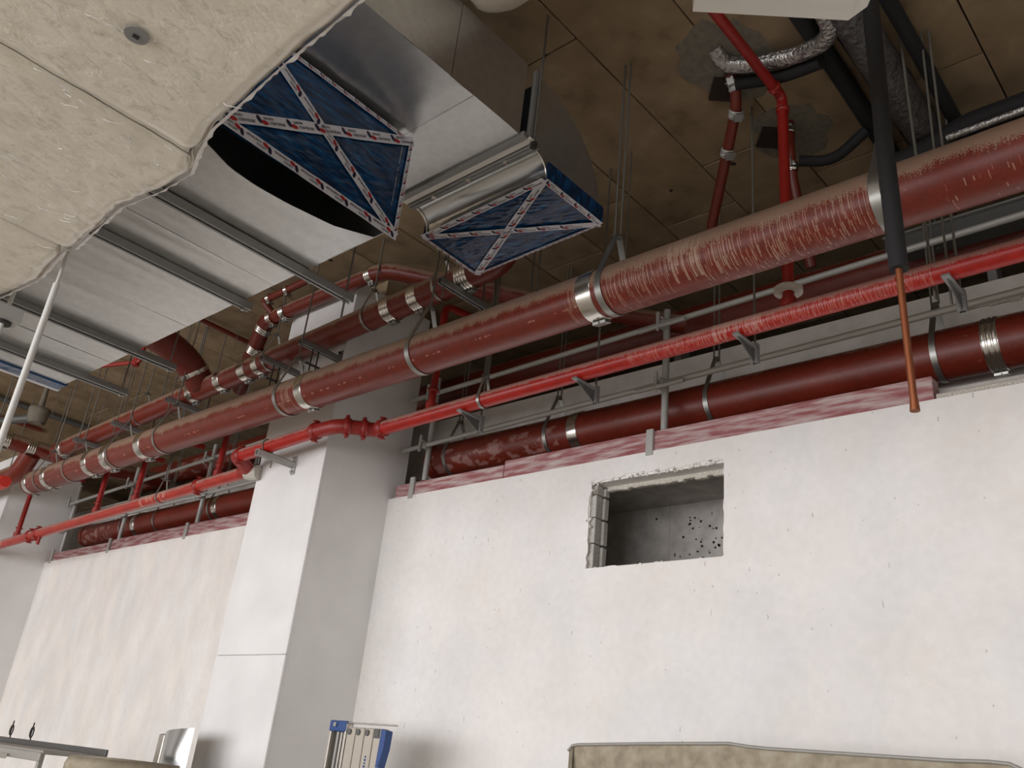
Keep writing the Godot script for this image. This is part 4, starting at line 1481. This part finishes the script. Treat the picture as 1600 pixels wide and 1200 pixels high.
# ------------------------------------------------------------------ fire pipes
func build_fire_pipes() -> void:
	var R := 0.047
	var t := thing("fire_pipe", "bright red fire main with plaster splashes, jogging round the white column", "pipe", fr(-3.0))
	var b := MB.new()
	b.tube([fr(-4.42), fr(-3.6), fr(-2.46)], R, 26)
	part("pipe_section", b, M.red_a, t)
	b = MB.new()
	b.tube([fr(-2.46), fr(-1.5), fr(-0.50)], R, 26)
	part("pipe_section", b, M.red_run, t)
	b = MB.new()
	b.tube([fr(-0.50), fr(1.2)], R, 26)
	part("pipe_section", b, M.red_a, t)
	# jog forward round the column
	var ca := Vector3(-4.70, 3.602, -3.15)
	var cb := Vector3(-5.72, 3.572, -3.15)
	b = MB.new()
	b.tube(bend([fr(-4.40), fr(-4.46), Vector3(-4.58, 3.608, -3.17), ca - Vector3(0.10, 0.002, 0)], 0.075, 6), R * 1.04, 24)
	part("offset_bend", b, M.red_fitting, t)
	b = MB.new()
	b.tube([ca - Vector3(0.08, 0.002, 0), cb], R, 26)
	part("pipe_section", b, M.red_a, t)
	var jd := Vector3(-4.58, 3.608, -3.17) - fr(-4.46)
	grooved_coupling(t, fr(-4.39), Vector3(1, 0, 0), R)
	grooved_coupling(t, fr(-4.46) + jd * 0.32, jd, R)
	grooved_coupling(t, fr(-4.46) + jd * 0.78, jd, R)
	grooved_coupling(t, ca - Vector3(0.10, 0.002, 0), Vector3(1, 0, 0), R)
	var e := fl(-5.86)
	b = MB.new()
	b.tube(bend([cb + Vector3(0.02, 0, 0), cb - Vector3(0.03, 0, 0), e + Vector3(0.07, 0.01, 0.0), e - Vector3(0.03, 0, 0)], 0.06, 6), R * 1.04, 24)
	part("offset_bend", b, M.red_fitting, t)
	grooved_coupling(t, cb + Vector3(0.03, 0, 0), Vector3(1, 0, 0), R)
	b = MB.new()
	b.tube([e + Vector3(0.02, 0, 0), e + Vector3(0.05, 0, -0.02), e + Vector3(0.12, 0, -0.05)], [R + 0.006, R + 0.014, R + 0.010], 22)
	part("tee_body", b, M.rubble, t, "plaster-caked tee")
	b = MB.new()
	b.tube([e, fl(-7.4), fl(-9.5)], R, 26)
	part("pipe_section", b, M.red_left, t)
	b = MB.new()
	b.tube([fl(-9.5), fl(-12.5)], R, 20)
	part("pipe_section", b, M.red_left, t)
	grooved_coupling(t, fl(-6.5), Vector3(1, 0, 0), R)
	grooved_coupling(t, fl(-9.58), Vector3(1, 0, 0), R)
	grooved_coupling(t, fl(-9.76), Vector3(1, 0, 0), R)
	b = MB.new()
	b.cyl(fl(-9.5) - Vector3(0, 0.04, 0), fl(-9.5) - Vector3(0, 0.12, 0), 0.016, 12)
	part("drain_stub", b, M.red_fitting, t)
	# risers
	var rl := {
		-1.56: ["red riser with a plaster-caked flange between the fire main and the slab", 4.945],
		-3.94: ["red riser beside the white column behind the thick drain pipe", 4.42],
		-6.25: ["red riser left of the white column, joined near the jog", 4.12],
		-7.58: ["red riser in the left bay under the narrow end of the thick drain pipe", 4.12],
		-8.33: ["red riser in the left bay next to the far column", 4.10],
		-10.15: ["thin red riser in front of the far column", 4.15]}
	for x in rl:
		var base := fr(x) if x > -5.0 else fl(x)
		var h := thing("fire_riser", rl[x][0], "pipe", base)
		b = MB.new()
		var top := Vector3(x, rl[x][1], base.z)
		if x == -1.56:
			b.tube(bend([base, top, Vector3(x, 4.945, -1.2)], 0.05, 6), 0.027, 16)
		else:
			b.tube(bend([base, top, top + Vector3(0.0, 0.06, -0.5)], 0.06, 6), 0.024, 14)
		part("pipe_section", b, M.red_paint, h)
		b = MB.new()
		b.cyl(base + Vector3(0, R - 0.01, 0), base + Vector3(0, R + 0.035, 0), 0.036, 14)
		part("outlet", b, M.red_fitting, h)
		if x == -1.56:
			b = MB.new()
			b.cyl(base + Vector3(0, 0.115, 0), base + Vector3(0, 0.135, 0), 0.066, 20)
			part("flange", b, M.rubble, h, "plaster-caked flange")
			for o in [Vector3(0, 4.86, -3.38), Vector3(0, 4.945, -3.29)]:
				grooved_coupling(h, Vector3(x, o.y, o.z), Vector3(0, 1, 0) if o.y < 4.9 else Vector3(0, 0, 1), 0.027)
			b = MB.new()
			b.cyl(Vector3(x, 4.97, -2.2), Vector3(x, CEIL, -2.2), 0.005, 8)
			b.box(Vector3(x, 4.975, -2.2), Vector3(0.03, 0.02, 0.03), 0.003)
			part("rod", b, M.rod_steel, h)
		elif x > -5.0:
			grooved_coupling(h, base + Vector3(0, 0.17, 0), Vector3(0, 1, 0), 0.026)
		else:
			grooved_coupling(h, base + Vector3(0, 0.13, 0), Vector3(0, 1, 0), 0.022)
	# triangular brackets carrying the main
	var bl := {-3.62: "dark triangular bracket carrying the fire main just right of the column", -2.75: "dark triangular bracket under the fire main above the left of the opening", -1.80: "dark triangular bracket under the splashed stretch of the fire main", -0.87: "dark triangular bracket under the fire main beside the copper pipe"}
	for x in bl:
		var y := fr(x).y - R
		var h := thing("pipe_bracket", bl[x], "bracket", Vector3(x, y, -3.5))
		b = MB.new()
		channel(b, Vector3(x, y - 0.085, -3.515), Vector3(x, y + 0.02, -3.515), 0.035, 0.03, Vector3(0, 0, 1))
		part("strut", b, M.galv_dark, h)
		part("arm", bx(Vector3(x, y - 0.007, -3.42), Vector3(0.035, 0.012, 0.20), 0.002), M.galv_dark, h)
		b = MB.new()
		var poly := [Vector3(x - 0.003, y - 0.012, -3.505), Vector3(x - 0.003, y - 0.012, -3.34), Vector3(x - 0.003, y - 0.085, -3.505)]
		b.prism(poly, Vector3(0.006, 0, 0))
		part("gusset", b, M.rack_dark, h)
		b = MB.new()
		b.cyl(Vector3(x, y, -3.515), Vector3(x, CEIL, -3.515), 0.006, 8)
		part("rod", b, M.rod_steel, h)
	# light clip hanging near the column
	strap_hanger(fr(-3.48), Vector3(1, 0, 0), R, 0.16, CEIL, 0.022, "bright strap clip holding the fire main right of the column", "", 2)
	strap_hanger(fl(-7.1), Vector3(1, 0, 0), R, 0.16, CEIL, 0.02, "thin strap clip holding the fire main in the left bay", "", 2)
	# arm on the column
	var h := thing("wall_bracket", "grey strut arm low on the white column carrying the red fire main", "bracket", Vector3(-5.33, 3.53, -3.38))
	b = MB.new()
	channel(b, Vector3(-5.33, 3.512, -3.375), Vector3(-5.33, 3.512, -3.06), 0.042, 0.042, Vector3(0, -1, 0))
	part("arm", b, M.zinc_tube, h)
	part("wall_plate", bx(Vector3(-5.33, 3.512, -3.374), Vector3(0.045, 0.14, 0.008), 0.002), M.zinc_tube, h)
	for o in [0.052, -0.052]:
		b = MB.new()
		b.cyl(Vector3(-5.33, 3.512 + o, -3.372), Vector3(-5.33, 3.512 + o, -3.352), 0.011, 6)
		part("bolt", b, M.zinc_tube, h)
	b = MB.new()
	var pts2 := []
	for k in 17:
		var an := lerpf(-0.5 * PI, 1.5 * PI, k / 16.0)
		pts2.append(Vector3(-5.345, 3.583 + sin(an) * (R + 0.004), -3.15 + cos(an) * (R + 0.004)))
	b.tube(pts2, 0.005, 8)
	part("u_bolt", b, M.rod_steel, h)
	b = MB.new()
	b.cyl(Vector3(-5.345, 3.44, -3.20), Vector3(-5.345, 3.54, -3.20), 0.005, 8)
	b.cyl(Vector3(-5.345, 3.44, -3.10), Vector3(-5.345, 3.54, -3.10), 0.005, 8)
	part("u_bolt", b, M.rod_steel, h)

# ------------------------------------------------------------------ services under the slab, upper right
func build_ceiling_services() -> void:
	var b: MB
	# grey mortar patches where pipes pass the slab
	for c in [[Vector3(-1.739, CEIL - 0.004, -3.143), 0.30], [Vector3(-1.711, CEIL - 0.004, -3.813), 0.26]]:
		b = MB.new()
		var poly := []
		for k in 22:
			var an := TAU * k / 22.0
			poly.append(c[0] + Vector3(cos(an) * c[1] * 0.8, 0, sin(an) * c[1]) * rng.randf_range(0.85, 1.1))
		b.prism(poly, Vector3(0, 0.01, 0))
		var o := solo("mortar_patch", b, M.patch_grey, "grey mortar patch on the ceiling round the " + ("foil-wrapped pipe end" if c[1] > 0.28 else "pipe beside the red riser"), "patch")
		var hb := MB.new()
		hb.box(c[0] + Vector3(-0.10, -0.01, -0.16 if c[1] > 0.28 else 0.02), Vector3(0.16, 0.024, 0.16), 0.004, Basis(Vector3.UP, 0.7))  # solid block; the shade of a hole is put into its dark colour
		part("hole_shade", hb, M.ceiling_gap, o)
	# foil-lagged pipe
	var t := thing("foil_pipe", "crinkled silver foil-wrapped pipe curving under the ceiling", "pipe", Vector3(-1.488, 4.948, -3.069))
	b = MB.new()
	b.tube(bend([Vector3(-1.75, CEIL, -3.02), Vector3(-1.745, 5.06, -3.11), Vector3(-1.68, 5.05, -3.155), Vector3(-1.549, 5.04, -3.207), Vector3(-1.383, 5.0, -3.213), Vector3(-1.234, 4.94, -3.151), Vector3(-1.172, 4.93, -3.08), Vector3(-1.164, 4.96, -2.9), Vector3(-1.164, CEIL, -2.7)], 0.06, 6), 0.043, 20)
	part("foil", b, M.foil, t)
	b = MB.new()
	b.tube(bend([Vector3(-1.75, 5.04, -3.25), Vector3(-1.54, 5.01, -3.31), Vector3(-1.30, 4.95, -3.27)], 0.12, 6), 0.034, 16)
	part("rubber_sleeve", b, M.rubber, t)
	# drops under the slab
	t = thing("waste_pipe", "thin brown waste pipe with taped joints slanting down from the foil pipe", "pipe", Vector3(-1.860, 4.948, -3.348))
	b = MB.new()
	b.tube(bend([Vector3(-1.767, 5.09, -3.215), Vector3(-1.767, 5.041, -3.274), Vector3(-1.804, 4.967, -3.348), Vector3(-2.251, 4.669, -3.869), Vector3(-2.372, 4.530, -4.185)], 0.06, 6), 0.030, 16)
	part("pipe_section", b, M.brown_paint, t)
	for c in [[Vector3(-1.767, 5.045, -3.27), Vector3(0, -0.8, -0.5)], [Vector3(-1.818, 4.957, -3.367), Vector3(-0.5, -0.3, -0.6)], [Vector3(-1.953, 4.867, -3.522), Vector3(-0.5, -0.33, -0.57)]]:
		coupling(t, c[0], c[1], 0.031, 0.05, 2, M.zinc_tube)
	t = thing("waste_pipe", "short brown waste pipe with clamps dropping behind the red riser", "pipe", Vector3(-1.693, 4.948, -3.720))
	b = MB.new()
	b.tube(bend([Vector3(-1.693, CEIL, -3.739), Vector3(-1.693, 4.929, -3.739), Vector3(-1.711, 4.781, -3.794), Vector3(-1.711, 4.297, -3.999)], 0.06, 6), 0.030, 16)
	part("pipe_section", b, M.brown_paint, t)
	for c in [[Vector3(-1.693, 5.041, -3.739), Vector3(0.000, 1.042, 0.000)], [Vector3(-1.702, 4.818, -3.776), Vector3(0.000, 1.042, 0.279)], [Vector3(-1.711, 4.576, -3.878), Vector3(0.000, 1.042, 0.372)]]:
		coupling(t, c[0], c[1], 0.031, 0.05, 2)
	# black rubber lagged runs
	var runs := [
		[bend([Vector3(-1.275, 5.035, -1.5), Vector3(-1.295, 5.035, -3.4), Vector3(-1.318, 5.035, -4.3)], 0.2), 0.048, "straight black rubber-lagged pipe beside the dull foil duct"],
		[bend([Vector3(-0.925, 5.0, -1.5), Vector3(-0.927, 5.0, -3.4), Vector3(-0.935, 4.98, -4.15)], 0.2), 0.036, "black rubber-lagged pipe crossing the ceiling boards to the wall"],
		[bend([Vector3(-1.32, 4.78, -4.02), Vector3(-1.05, 4.82, -4.03), Vector3(-0.88, 4.88, -4.02), Vector3(0.9, 4.88, -4.02)], 0.12), 0.058, "thick black rubber-lagged pipe lying along behind the thick drain pipe"],
		[bend([Vector3(-1.674, 4.874, -3.813), Vector3(-1.52, 4.86, -3.90), Vector3(-1.33, 4.98, -3.90)], 0.1), 0.03, "short curved black rubber hose joining the lagged pipe"]]
	for r in runs:
		var h := thing("lagged_pipe", r[2], "pipe", r[0][0])
		b = MB.new()
		b.tube(r[0], r[1], 18)
		part("rubber_sleeve", b, M.rubber, h)
		if r[1] > 0.03:
			var m: Vector3 = r[0][r[0].size() / 2]
			b = MB.new()
			b.cyl(m, Vector3(m.x, CEIL, m.z), 0.006, 8)
			part("rod", b, M.rod_steel, h)
	b = MB.new()
	b.tube([Vector3(-0.96, 4.805, -3.975), Vector3(0.9, 4.825, -3.975)], 0.018, 12)
	solo("foil_pipe", b, M.foil, "thin foil-wrapped line under the thick black lagged pipe", "pipe")
	# dull foil duct
	b = MB.new()
	var f := FastNoiseLite.new()
	f.seed = 77
	f.frequency = 3.0
	var g := []
	for j in 50:
		var z := lerpf(-1.5, -4.23, j / 49.0)
		var row := []
		for i in 25:
			var an := TAU * i / 24.0
			var rr := 0.105 + 0.016 * f.get_noise_3d(cos(an) * 0.8, sin(an) * 0.8, z * 1.6)
			row.append(Vector3(-1.093 + cos(an) * rr * 0.85, 4.985 + sin(an) * rr, z))
		g.append(row)
	b.grid(g, Vector3(1, 0, 0))
	solo("flexible_duct", b, M.foil_dull, "dull crumpled foil duct running under the ceiling", "duct")
	# black vertical pipe with the copper tail
	t = thing("refrigerant_pipe", "black lagged vertical pipe ending in a bare copper tail", "pipe", Vector3(-0.76, 3.1, -2.4))
	b = MB.new()
	b.tube([Vector3(-0.755, 3.12, -2.4), Vector3(-0.765, 3.6, -2.4), Vector3(-0.77, 4.3, -2.4), Vector3(-0.77, CEIL, -2.4)], 0.028, 18)
	part("rubber_sleeve", b, M.rubber, t)
	b = MB.new()
	b.tube([Vector3(-0.757, 3.2, -2.4), Vector3(-0.752, 2.9, -2.4), Vector3(-0.747, 2.665, -2.4)], 0.0105, 14)
	b.tube([Vector3(-0.747, 2.70, -2.4), Vector3(-0.747, 2.655, -2.4)], [0.0105, 0.014], 14)
	part("copper_tail", b, M.copper, t, "bare copper pipe end")
	# threaded rods near it
	b = MB.new()
	b.cyl(Vector3(-0.985, CEIL, -3.46), Vector3(-0.955, 3.60, -3.46), 0.0065, 8)
	solo("threaded_rod", b, M.rod_steel, "long thin steel rod hanging past the thick drain pipe to the bracket", "rod")
	b = MB.new()
	b.cyl(Vector3(-0.90, CEIL, -3.50), Vector3(-0.905, 3.58, -3.50), 0.0055, 8)
	solo("threaded_rod", b, M.rod_steel, "shorter steel rod beside the long one at the bracket", "rod")
	# slim rods in the open field of the ceiling
	for p in [Vector3(-2.55, 0, -3.45), Vector3(-3.02, 0, -3.25), Vector3(-3.30, 0, -3.5)]:
		b = MB.new()
		b.cyl(Vector3(p.x, CEIL, p.z), Vector3(p.x, 4.1, p.z), 0.005, 8)
		solo("threaded_rod", b, M.rod_steel, "thin rod hanging from the open ceiling between the elbow duct and the drain", "rod", "ceiling rods by the elbow duct")
	# white casing hung under the slab, upper edge of the view
	t = thing("white_casing", "white suspended metal casing with a chamfered end above the red branch pipe", "casing", Vector3(-0.8, 3.6, -1.6))
	var A := Vector3(-0.981, 3.6, -1.575)
	var B := Vector3(-0.656, 3.6, -1.85)
	var along := (B - A).normalized()
	var back := Vector3(-along.z, 0, along.x) * -1.0
	if back.z < 0.0:
		back = -back
	b = MB.new()
	b.prism([A, B, B + along * 0.035 + back * 0.05, B + along * 0.035 + back * 0.40, A + back * 0.40], Vector3(0, 0.09, 0))
	part("body", b, M.white_casing, t)
	b = MB.new()
	b.prism([A + along * 0.01 + back * 0.045 - Vector3(0, 0.004, 0), B + back * 0.045 - Vector3(0, 0.004, 0), B + back * 0.39 - Vector3(0, 0.004, 0), A + along * 0.01 + back * 0.39 - Vector3(0, 0.004, 0)], Vector3(0, 0.006, 0))
	part("cover", b, M.white_casing, t)
	for k in 2:
		var p := A.lerp(B, 0.2 + 0.6 * k) + back * 0.3
		b = MB.new()
		b.cyl(Vector3(p.x, 3.68, p.z), Vector3(p.x, CEIL, p.z), 0.005, 8)
		part("rod", b, M.rod_steel, t)

# ------------------------------------------------------------------ cluster at the far left
func build_far_left() -> void:
	var b: MB
	var t := thing("drain_pipe", "dark brown cross pipe with ridged couplings at the far end of the hall", "pipe", Vector3(-9.95, 4.33, -3.0))
	b = MB.new()
	b.tube([Vector3(-9.95, 4.33, -1.9), Vector3(-9.95, 4.33, -3.62)], 0.085, 24)
	part("pipe_section", b, M.brown_b, t)
	for z in [-2.82, -3.08, -3.42]:
		coupling(t, Vector3(-9.95, 4.33, z), Vector3(0, 0, 1), 0.086, 0.09, 4)
	b = MB.new()
	b.tube(bend([Vector3(-9.95, 4.33, -3.6), Vector3(-9.95, 4.34, -3.75), Vector3(-9.95, 4.40, -4.35), Vector3(-9.95, 4.42, -4.6)], 0.1, 6), 0.085, 22)
	part("bend", b, M.brown_b, t)
	for z in [-2.5, -3.3]:
		b = MB.new()
		b.cyl(Vector3(-9.95, 4.40, z), Vector3(-9.95, CEIL, z), 0.006, 8)
		part("rod", b, M.rod_steel, t)
	t = thing("drain_pipe", "dusty brown pipe running on past the far column", "pipe", Vector3(-11.0, 4.1, -3.05))
	b = MB.new()
	b.tube(bend([Vector3(-13.5, 4.02, -3.12), Vector3(-10.15, 4.09, -3.12), Vector3(-9.97, 4.28, -3.12)], 0.14, 6), 0.10, 24)
	part("pipe_section", b, M.brown_b, t)
	for x in [-10.5, -12.4]:
		b = MB.new()
		b.cyl(Vector3(x, 4.15, -3.12), Vector3(x, CEIL if x > -11.0 else 4.55, -3.12), 0.006, 8)
		part("rod", b, M.rod_steel, t)
	t = thing("trap_fitting", "grey-brown trap fitting under the far ceiling", "fitting", Vector3(-9.6, 4.7, -2.9))
	b = MB.new()
	b.tube([Vector3(-9.62, 4.50, -2.95), Vector3(-9.62, 4.51, -2.95), Vector3(-9.62, 4.60, -2.95), Vector3(-9.62, 4.62, -2.95), Vector3(-9.62, 4.66, -2.95), Vector3(-9.62, 4.68, -2.95), Vector3(-9.62, CEIL, -2.95)], [0.06, 0.09, 0.10, 0.105, 0.105, 0.03, 0.012], 20)
	part("bowl", b, M.patch_grey, t)
	b = MB.new()
	b.tube(bend([Vector3(-9.62, 4.56, -2.95), Vector3(-9.85, 4.50, -2.75), Vector3(-9.95, 4.40, -2.6)], 0.08, 6), 0.045, 16)
	part("outlet", b, M.rack_dark, t)
	# red capped valve at the picture's left edge, on a short stub from the riser line
	t = thing("fire_valve", "bright red valve cap at the far end of the fire main", "valve", Vector3(-8.9, 3.64, -2.6))
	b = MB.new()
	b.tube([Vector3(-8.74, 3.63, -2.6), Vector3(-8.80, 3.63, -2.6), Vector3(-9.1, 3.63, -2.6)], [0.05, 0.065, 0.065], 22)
	part("cap", b, M.valve_red_lit, t)
	b = MB.new()
	b.cyl(Vector3(-9.1, 3.63, -2.6), Vector3(-10.9, 3.61, -2.6), 0.05, 18)
	part("pipe_section", b, M.red_left, t)
	for x in [-9.6, -10.7]:
		b = MB.new()
		b.cyl(Vector3(x, 3.66, -2.6), Vector3(x, CEIL, -2.6), 0.006, 8)
		part("rod", b, M.rod_steel, t)
	# thin service lines on the slab
	b = MB.new()
	b.cyl(Vector3(-10.965, 5.05, -2.2), Vector3(-10.965, 5.05, -3.95), 0.030, 10)
	solo("conduit", b, M.rack_dark, "dark conduit fixed along the top of the far beam", "conduit")
	b = MB.new()
	b.cyl(Vector3(-10.97, 4.84, -2.2), Vector3(-10.97, 4.845, -3.45), 0.024, 10)
	solo("conduit", b, M.brown_paint, "brown conduit fixed on the far beam below the dark one", "conduit")
	b = MB.new()
	b.cyl(Vector3(-6.92, 5.055, -2.2), Vector3(-6.95, 5.055, -3.75), 0.022, 10)
	solo("conduit", b, M.brown_paint, "brown pipe crossing the ceiling above the branch elbow", "conduit")
	# sprinkler drop with its arm over
	t = thing("sprinkler_arm", "small red sprinkler arm with elbows under the far ceiling", "pipe", Vector3(-8.2, 4.9, -3.0))
	b = MB.new()
	b.tube(bend([Vector3(-8.55, CEIL, -2.9), Vector3(-8.55, 4.86, -2.9), Vector3(-7.85, 4.84, -3.1), Vector3(-7.85, CEIL, -3.1)], 0.04, 5), 0.02, 12)
	part("pipe_section", b, M.red_fitting, t)
	for p in [Vector3(-8.5, 4.86, -2.91), Vector3(-7.9, 4.84, -3.09)]:
		b = MB.new()
		b.cyl(p - Vector3(0, 0.035, 0), p + Vector3(0, 0.035, 0), 0.034, 12)
		part("elbow", b, M.red_fitting, t)
	# many thin rods hanging in the background
	for k in 13:
		var x := -6.2 - 0.34 * k + rng.randf_range(-0.08, 0.08)
		var z := rng.randf_range(-3.9, -2.7)
		b = MB.new()
		b.cyl(Vector3(x, CEIL, z), Vector3(x, rng.randf_range(4.5, 4.75), z), 0.0032, 6)
		solo("threaded_rod", b, M.rod_steel, "bare thin rod hanging from the far ceiling", "rod", "bare rods under the far ceiling")

# ------------------------------------------------------------------ things standing on the floor
func build_floor_things() -> void:
	var b: MB
	# folded multi-joint ladder leaning beside the column
	var t := thing("folding_ladder", "folded aluminium ladder with blue hinges beside the white column", "ladder", Vector3(-4.3, 0, -3.55))
	var top := 1.82
	var c := Vector3(-4.30, 0, -3.55)
	var xs := [-4.405, -4.325, -4.245, -4.165, -4.075]
	for k in 4:
		b = MB.new()
		b.box(Vector3((xs[k] + xs[k + 1]) * 0.5, top * 0.5 - 0.01, -3.52), Vector3(xs[k + 1] - xs[k] - 0.008, top - 0.02, 0.028), 0.004)
		var s := part("stile", b, M.alu_plate, t)
		b = MB.new()
		b.cyl(Vector3((xs[k] + xs[k + 1]) * 0.5 - 0.01, top - 0.045, -3.506), Vector3((xs[k] + xs[k + 1]) * 0.5 - 0.01, top - 0.045, -3.498), 0.017, 16)
		part("rivet", b, M.rack_dark, s)
	# open channel side with bright edges
	for x in [-4.56, -4.42]:
		part("edge_profile", bx(Vector3(x, top * 0.5, -3.53), Vector3(0.018, top, 0.05), 0.003), M.alu, t)
	part("web", bx(Vector3(-4.49, top * 0.5, -3.575), Vector3(0.13, top - 0.06, 0.012), 0.002), M.rack_dark, t)
	part("rib", bx(Vector3(-4.50, top * 0.5, -3.555), Vector3(0.014, top - 0.08, 0.02), 0.002), M.alu, t)
	part("inner_stile", bx(Vector3(-4.46, 0.80, -3.555), Vector3(0.035, 1.60, 0.02), 0.002), M.alu, t)
	part("hinge_cap", bx(Vector3(-4.49, top - 0.018, -3.53), Vector3(0.155, 0.06, 0.06), 0.005), M.blue_plastic, t, "blue plastic hinge cap")
	b = MB.new()
	b.cyl(Vector3(-4.505, top - 0.012, -3.50), Vector3(-4.505, top - 0.012, -3.488), 0.013, 14)
	part("bolt", b, M.bright_steel, t)
	b = MB.new()
	b.prism([Vector3(-4.070, top - 0.02, -3.53), Vector3(-4.028, top - 0.03, -3.53), Vector3(-4.032, top - 0.12, -3.53), Vector3(-4.055, top - 0.22, -3.53), Vector3(-4.078, top - 0.22, -3.53)], Vector3(0, 0, 0.05))
	part("lock_lever", b, M.blue_plastic, t, "dark blue locking lever")
	part("top_bar", bx(Vector3(-4.21, top + 0.004, -3.53), Vector3(0.40, 0.008, 0.04), 0.002), M.alu, t)
	part("hinge_plate", bx(Vector3(-4.13, top - 0.045, -3.503), Vector3(0.045, 0.05, 0.006), 0.004), M.rack_dark, t)
	for k in 5:
		b = MB.new()
		b.cyl(Vector3(-4.40, 0.25 + 0.30 * k, -3.56), Vector3(-4.09, 0.25 + 0.30 * k, -3.56), 0.014, 12)
		part("rung", b, M.alu, t)
	b = MB.new()
	for k in 6:
		b.box(Vector3(-4.205 + 0.0006 * k, 1.565 + 0.017 * k, -3.5045), Vector3(0.016 if k % 2 == 0 else 0.011, 0.011, 0.001))
	part("sticker_marks", b, M.blue_plastic, t, "worn blue sticker marks").set_meta("kind", "stuff")

	# bright sheet-metal duct piece standing in front of the column
	t = thing("sheet_metal_offcut", "shiny bent sheet-metal duct piece standing before the left of the column", "duct piece", Vector3(-5.7, 0, -3.2))
	var g := []
	for i in 9:
		var row := []
		for j in 13:
			var u := i / 8.0
			var v := j / 12.0
			row.append(Vector3(lerpf(-5.85, -5.45, u), lerpf(0.0, 1.678 + 0.035 * u, v), -3.17 + 0.05 * sin(u * PI) * cos(v * 7.0) + 0.03 * u))
		g.append(row)
	b = MB.new()
	b.grid(g, Vector3(0, 0, 1))
	part("face", b, M.sheet_mirror, t)
	part("flange", bx(Vector3(-5.90, 0.83, -3.19), Vector3(0.07, 1.66, 0.03), 0.004), M.alu, t)
	b = MB.new()
	b.prism([Vector3(-5.93, 0.0, -3.19), Vector3(-5.56, 0.0, -3.19), Vector3(-5.56, 1.68, -3.19), Vector3(-5.93, 1.665, -3.19)], Vector3(0, 0, -0.012))
	part("back", b, M.galv, t)

	# grey rack with hooks at the lower left
	t = thing("metal_rack", "grey metal shelving rack with two wire hooks at the left wall", "rack", Vector3(-6.7, 0, -2.8))
	part("top_shelf", bx(Vector3(-6.72, 1.487, -2.62), Vector3(1.76, 0.022, 0.40), 0.004), M.rack_grey, t)
	part("back_rail", bx(Vector3(-6.72, 1.515, -2.81), Vector3(1.76, 0.04, 0.02), 0.004), M.rack_dark, t)
	part("front_rail", bx(Vector3(-6.72, 1.46, -2.42), Vector3(1.76, 0.05, 0.02), 0.004), M.rack_grey, t)
	for x in [-7.58, -5.86]:
		for z in [-2.80, -2.43]:
			part("leg", bx(Vector3(x, 0.74, z), Vector3(0.03, 1.48, 0.03), 0.004), M.rack_grey, t)
	part("shelf", bx(Vector3(-6.72, 0.75, -2.62), Vector3(1.70, 0.02, 0.38), 0.003), M.rack_dark, t)
	for x in [-7.42, -7.05]:
		b = MB.new()
		var pts := []
		for k in 14:
			var an := lerpf(-1.2, 4.4, k / 13.0)
			pts.append(Vector3(x + 0.028 * cos(an), 1.585 + 0.035 * sin(an), -2.81))
		pts.push_front(Vector3(x + 0.01, 1.525, -2.81))
		pts.append(Vector3(x + 0.0, 1.65, -2.81))
		b.tube(pts, 0.005, 8)
		part("hook", b, M.iron_dark, t)
	part("angle_frame", bx(Vector3(-6.30, 1.44, -2.15), Vector3(0.03, 0.03, 0.5), 0.004), M.white_casing, t)

	# beige roll standing between rack and sheet metal
	t = thing("insulation_roll", "beige paper-faced insulation roll standing by the rack", "roll", Vector3(-5.1, 0, -2.6))
	b = MB.new()
	b.tube([Vector3(-5.06, 0, -2.55), Vector3(-5.06, 1.46, -2.55), Vector3(-5.06, 1.50, -2.55), Vector3(-5.06, 1.505, -2.55)], [0.30, 0.30, 0.285, 0.10], 36)
	part("roll", b, M.carton, t)

	# wide beige board or carton at the lower edge, right
	t = thing("packing_board", "wide beige packing board with a worn grey top edge under the opening", "board", Vector3(-1.7, 0, -3.3))
	var pr := [[-2.595, 1.755], [-2.575, 1.776], [-2.543, 1.782], [-2.2, 1.803], [-1.818, 1.823], [-1.737, 1.816], [-1.659, 1.813], [-1.3, 1.812], [-1.027, 1.811], [-0.9, 1.815], [-0.84, 1.812], [-0.79, 1.79]]
	var poly := [Vector3(-2.56, 0, -3.3)]
	for p in pr:
		poly.append(Vector3(p[0], p[1], -3.3))
	poly.append(Vector3(-0.77, 0, -3.3))
	b = MB.new()
	b.prism(poly, Vector3(0, 0, -0.05))
	part("board", b, M.carton, t)
	b = MB.new()
	var pts3 := []
	for p in pr:
		pts3.append(Vector3(p[0], p[1] - 0.004, -3.292))
	b.tube(pts3, 0.006, 8)
	part("worn_edge", b, M.rack_grey, t, "worn grey top edge")
	b = MB.new()
	b.prism([Vector3(-2.595, 1.755, -3.30), Vector3(-2.575, 1.776, -3.30), Vector3(-2.50, 1.2, -3.20), Vector3(-2.52, 1.2, -3.20)], Vector3(0.004, 0, 0.004))
	part("folded_flap", b, M.carton, t)
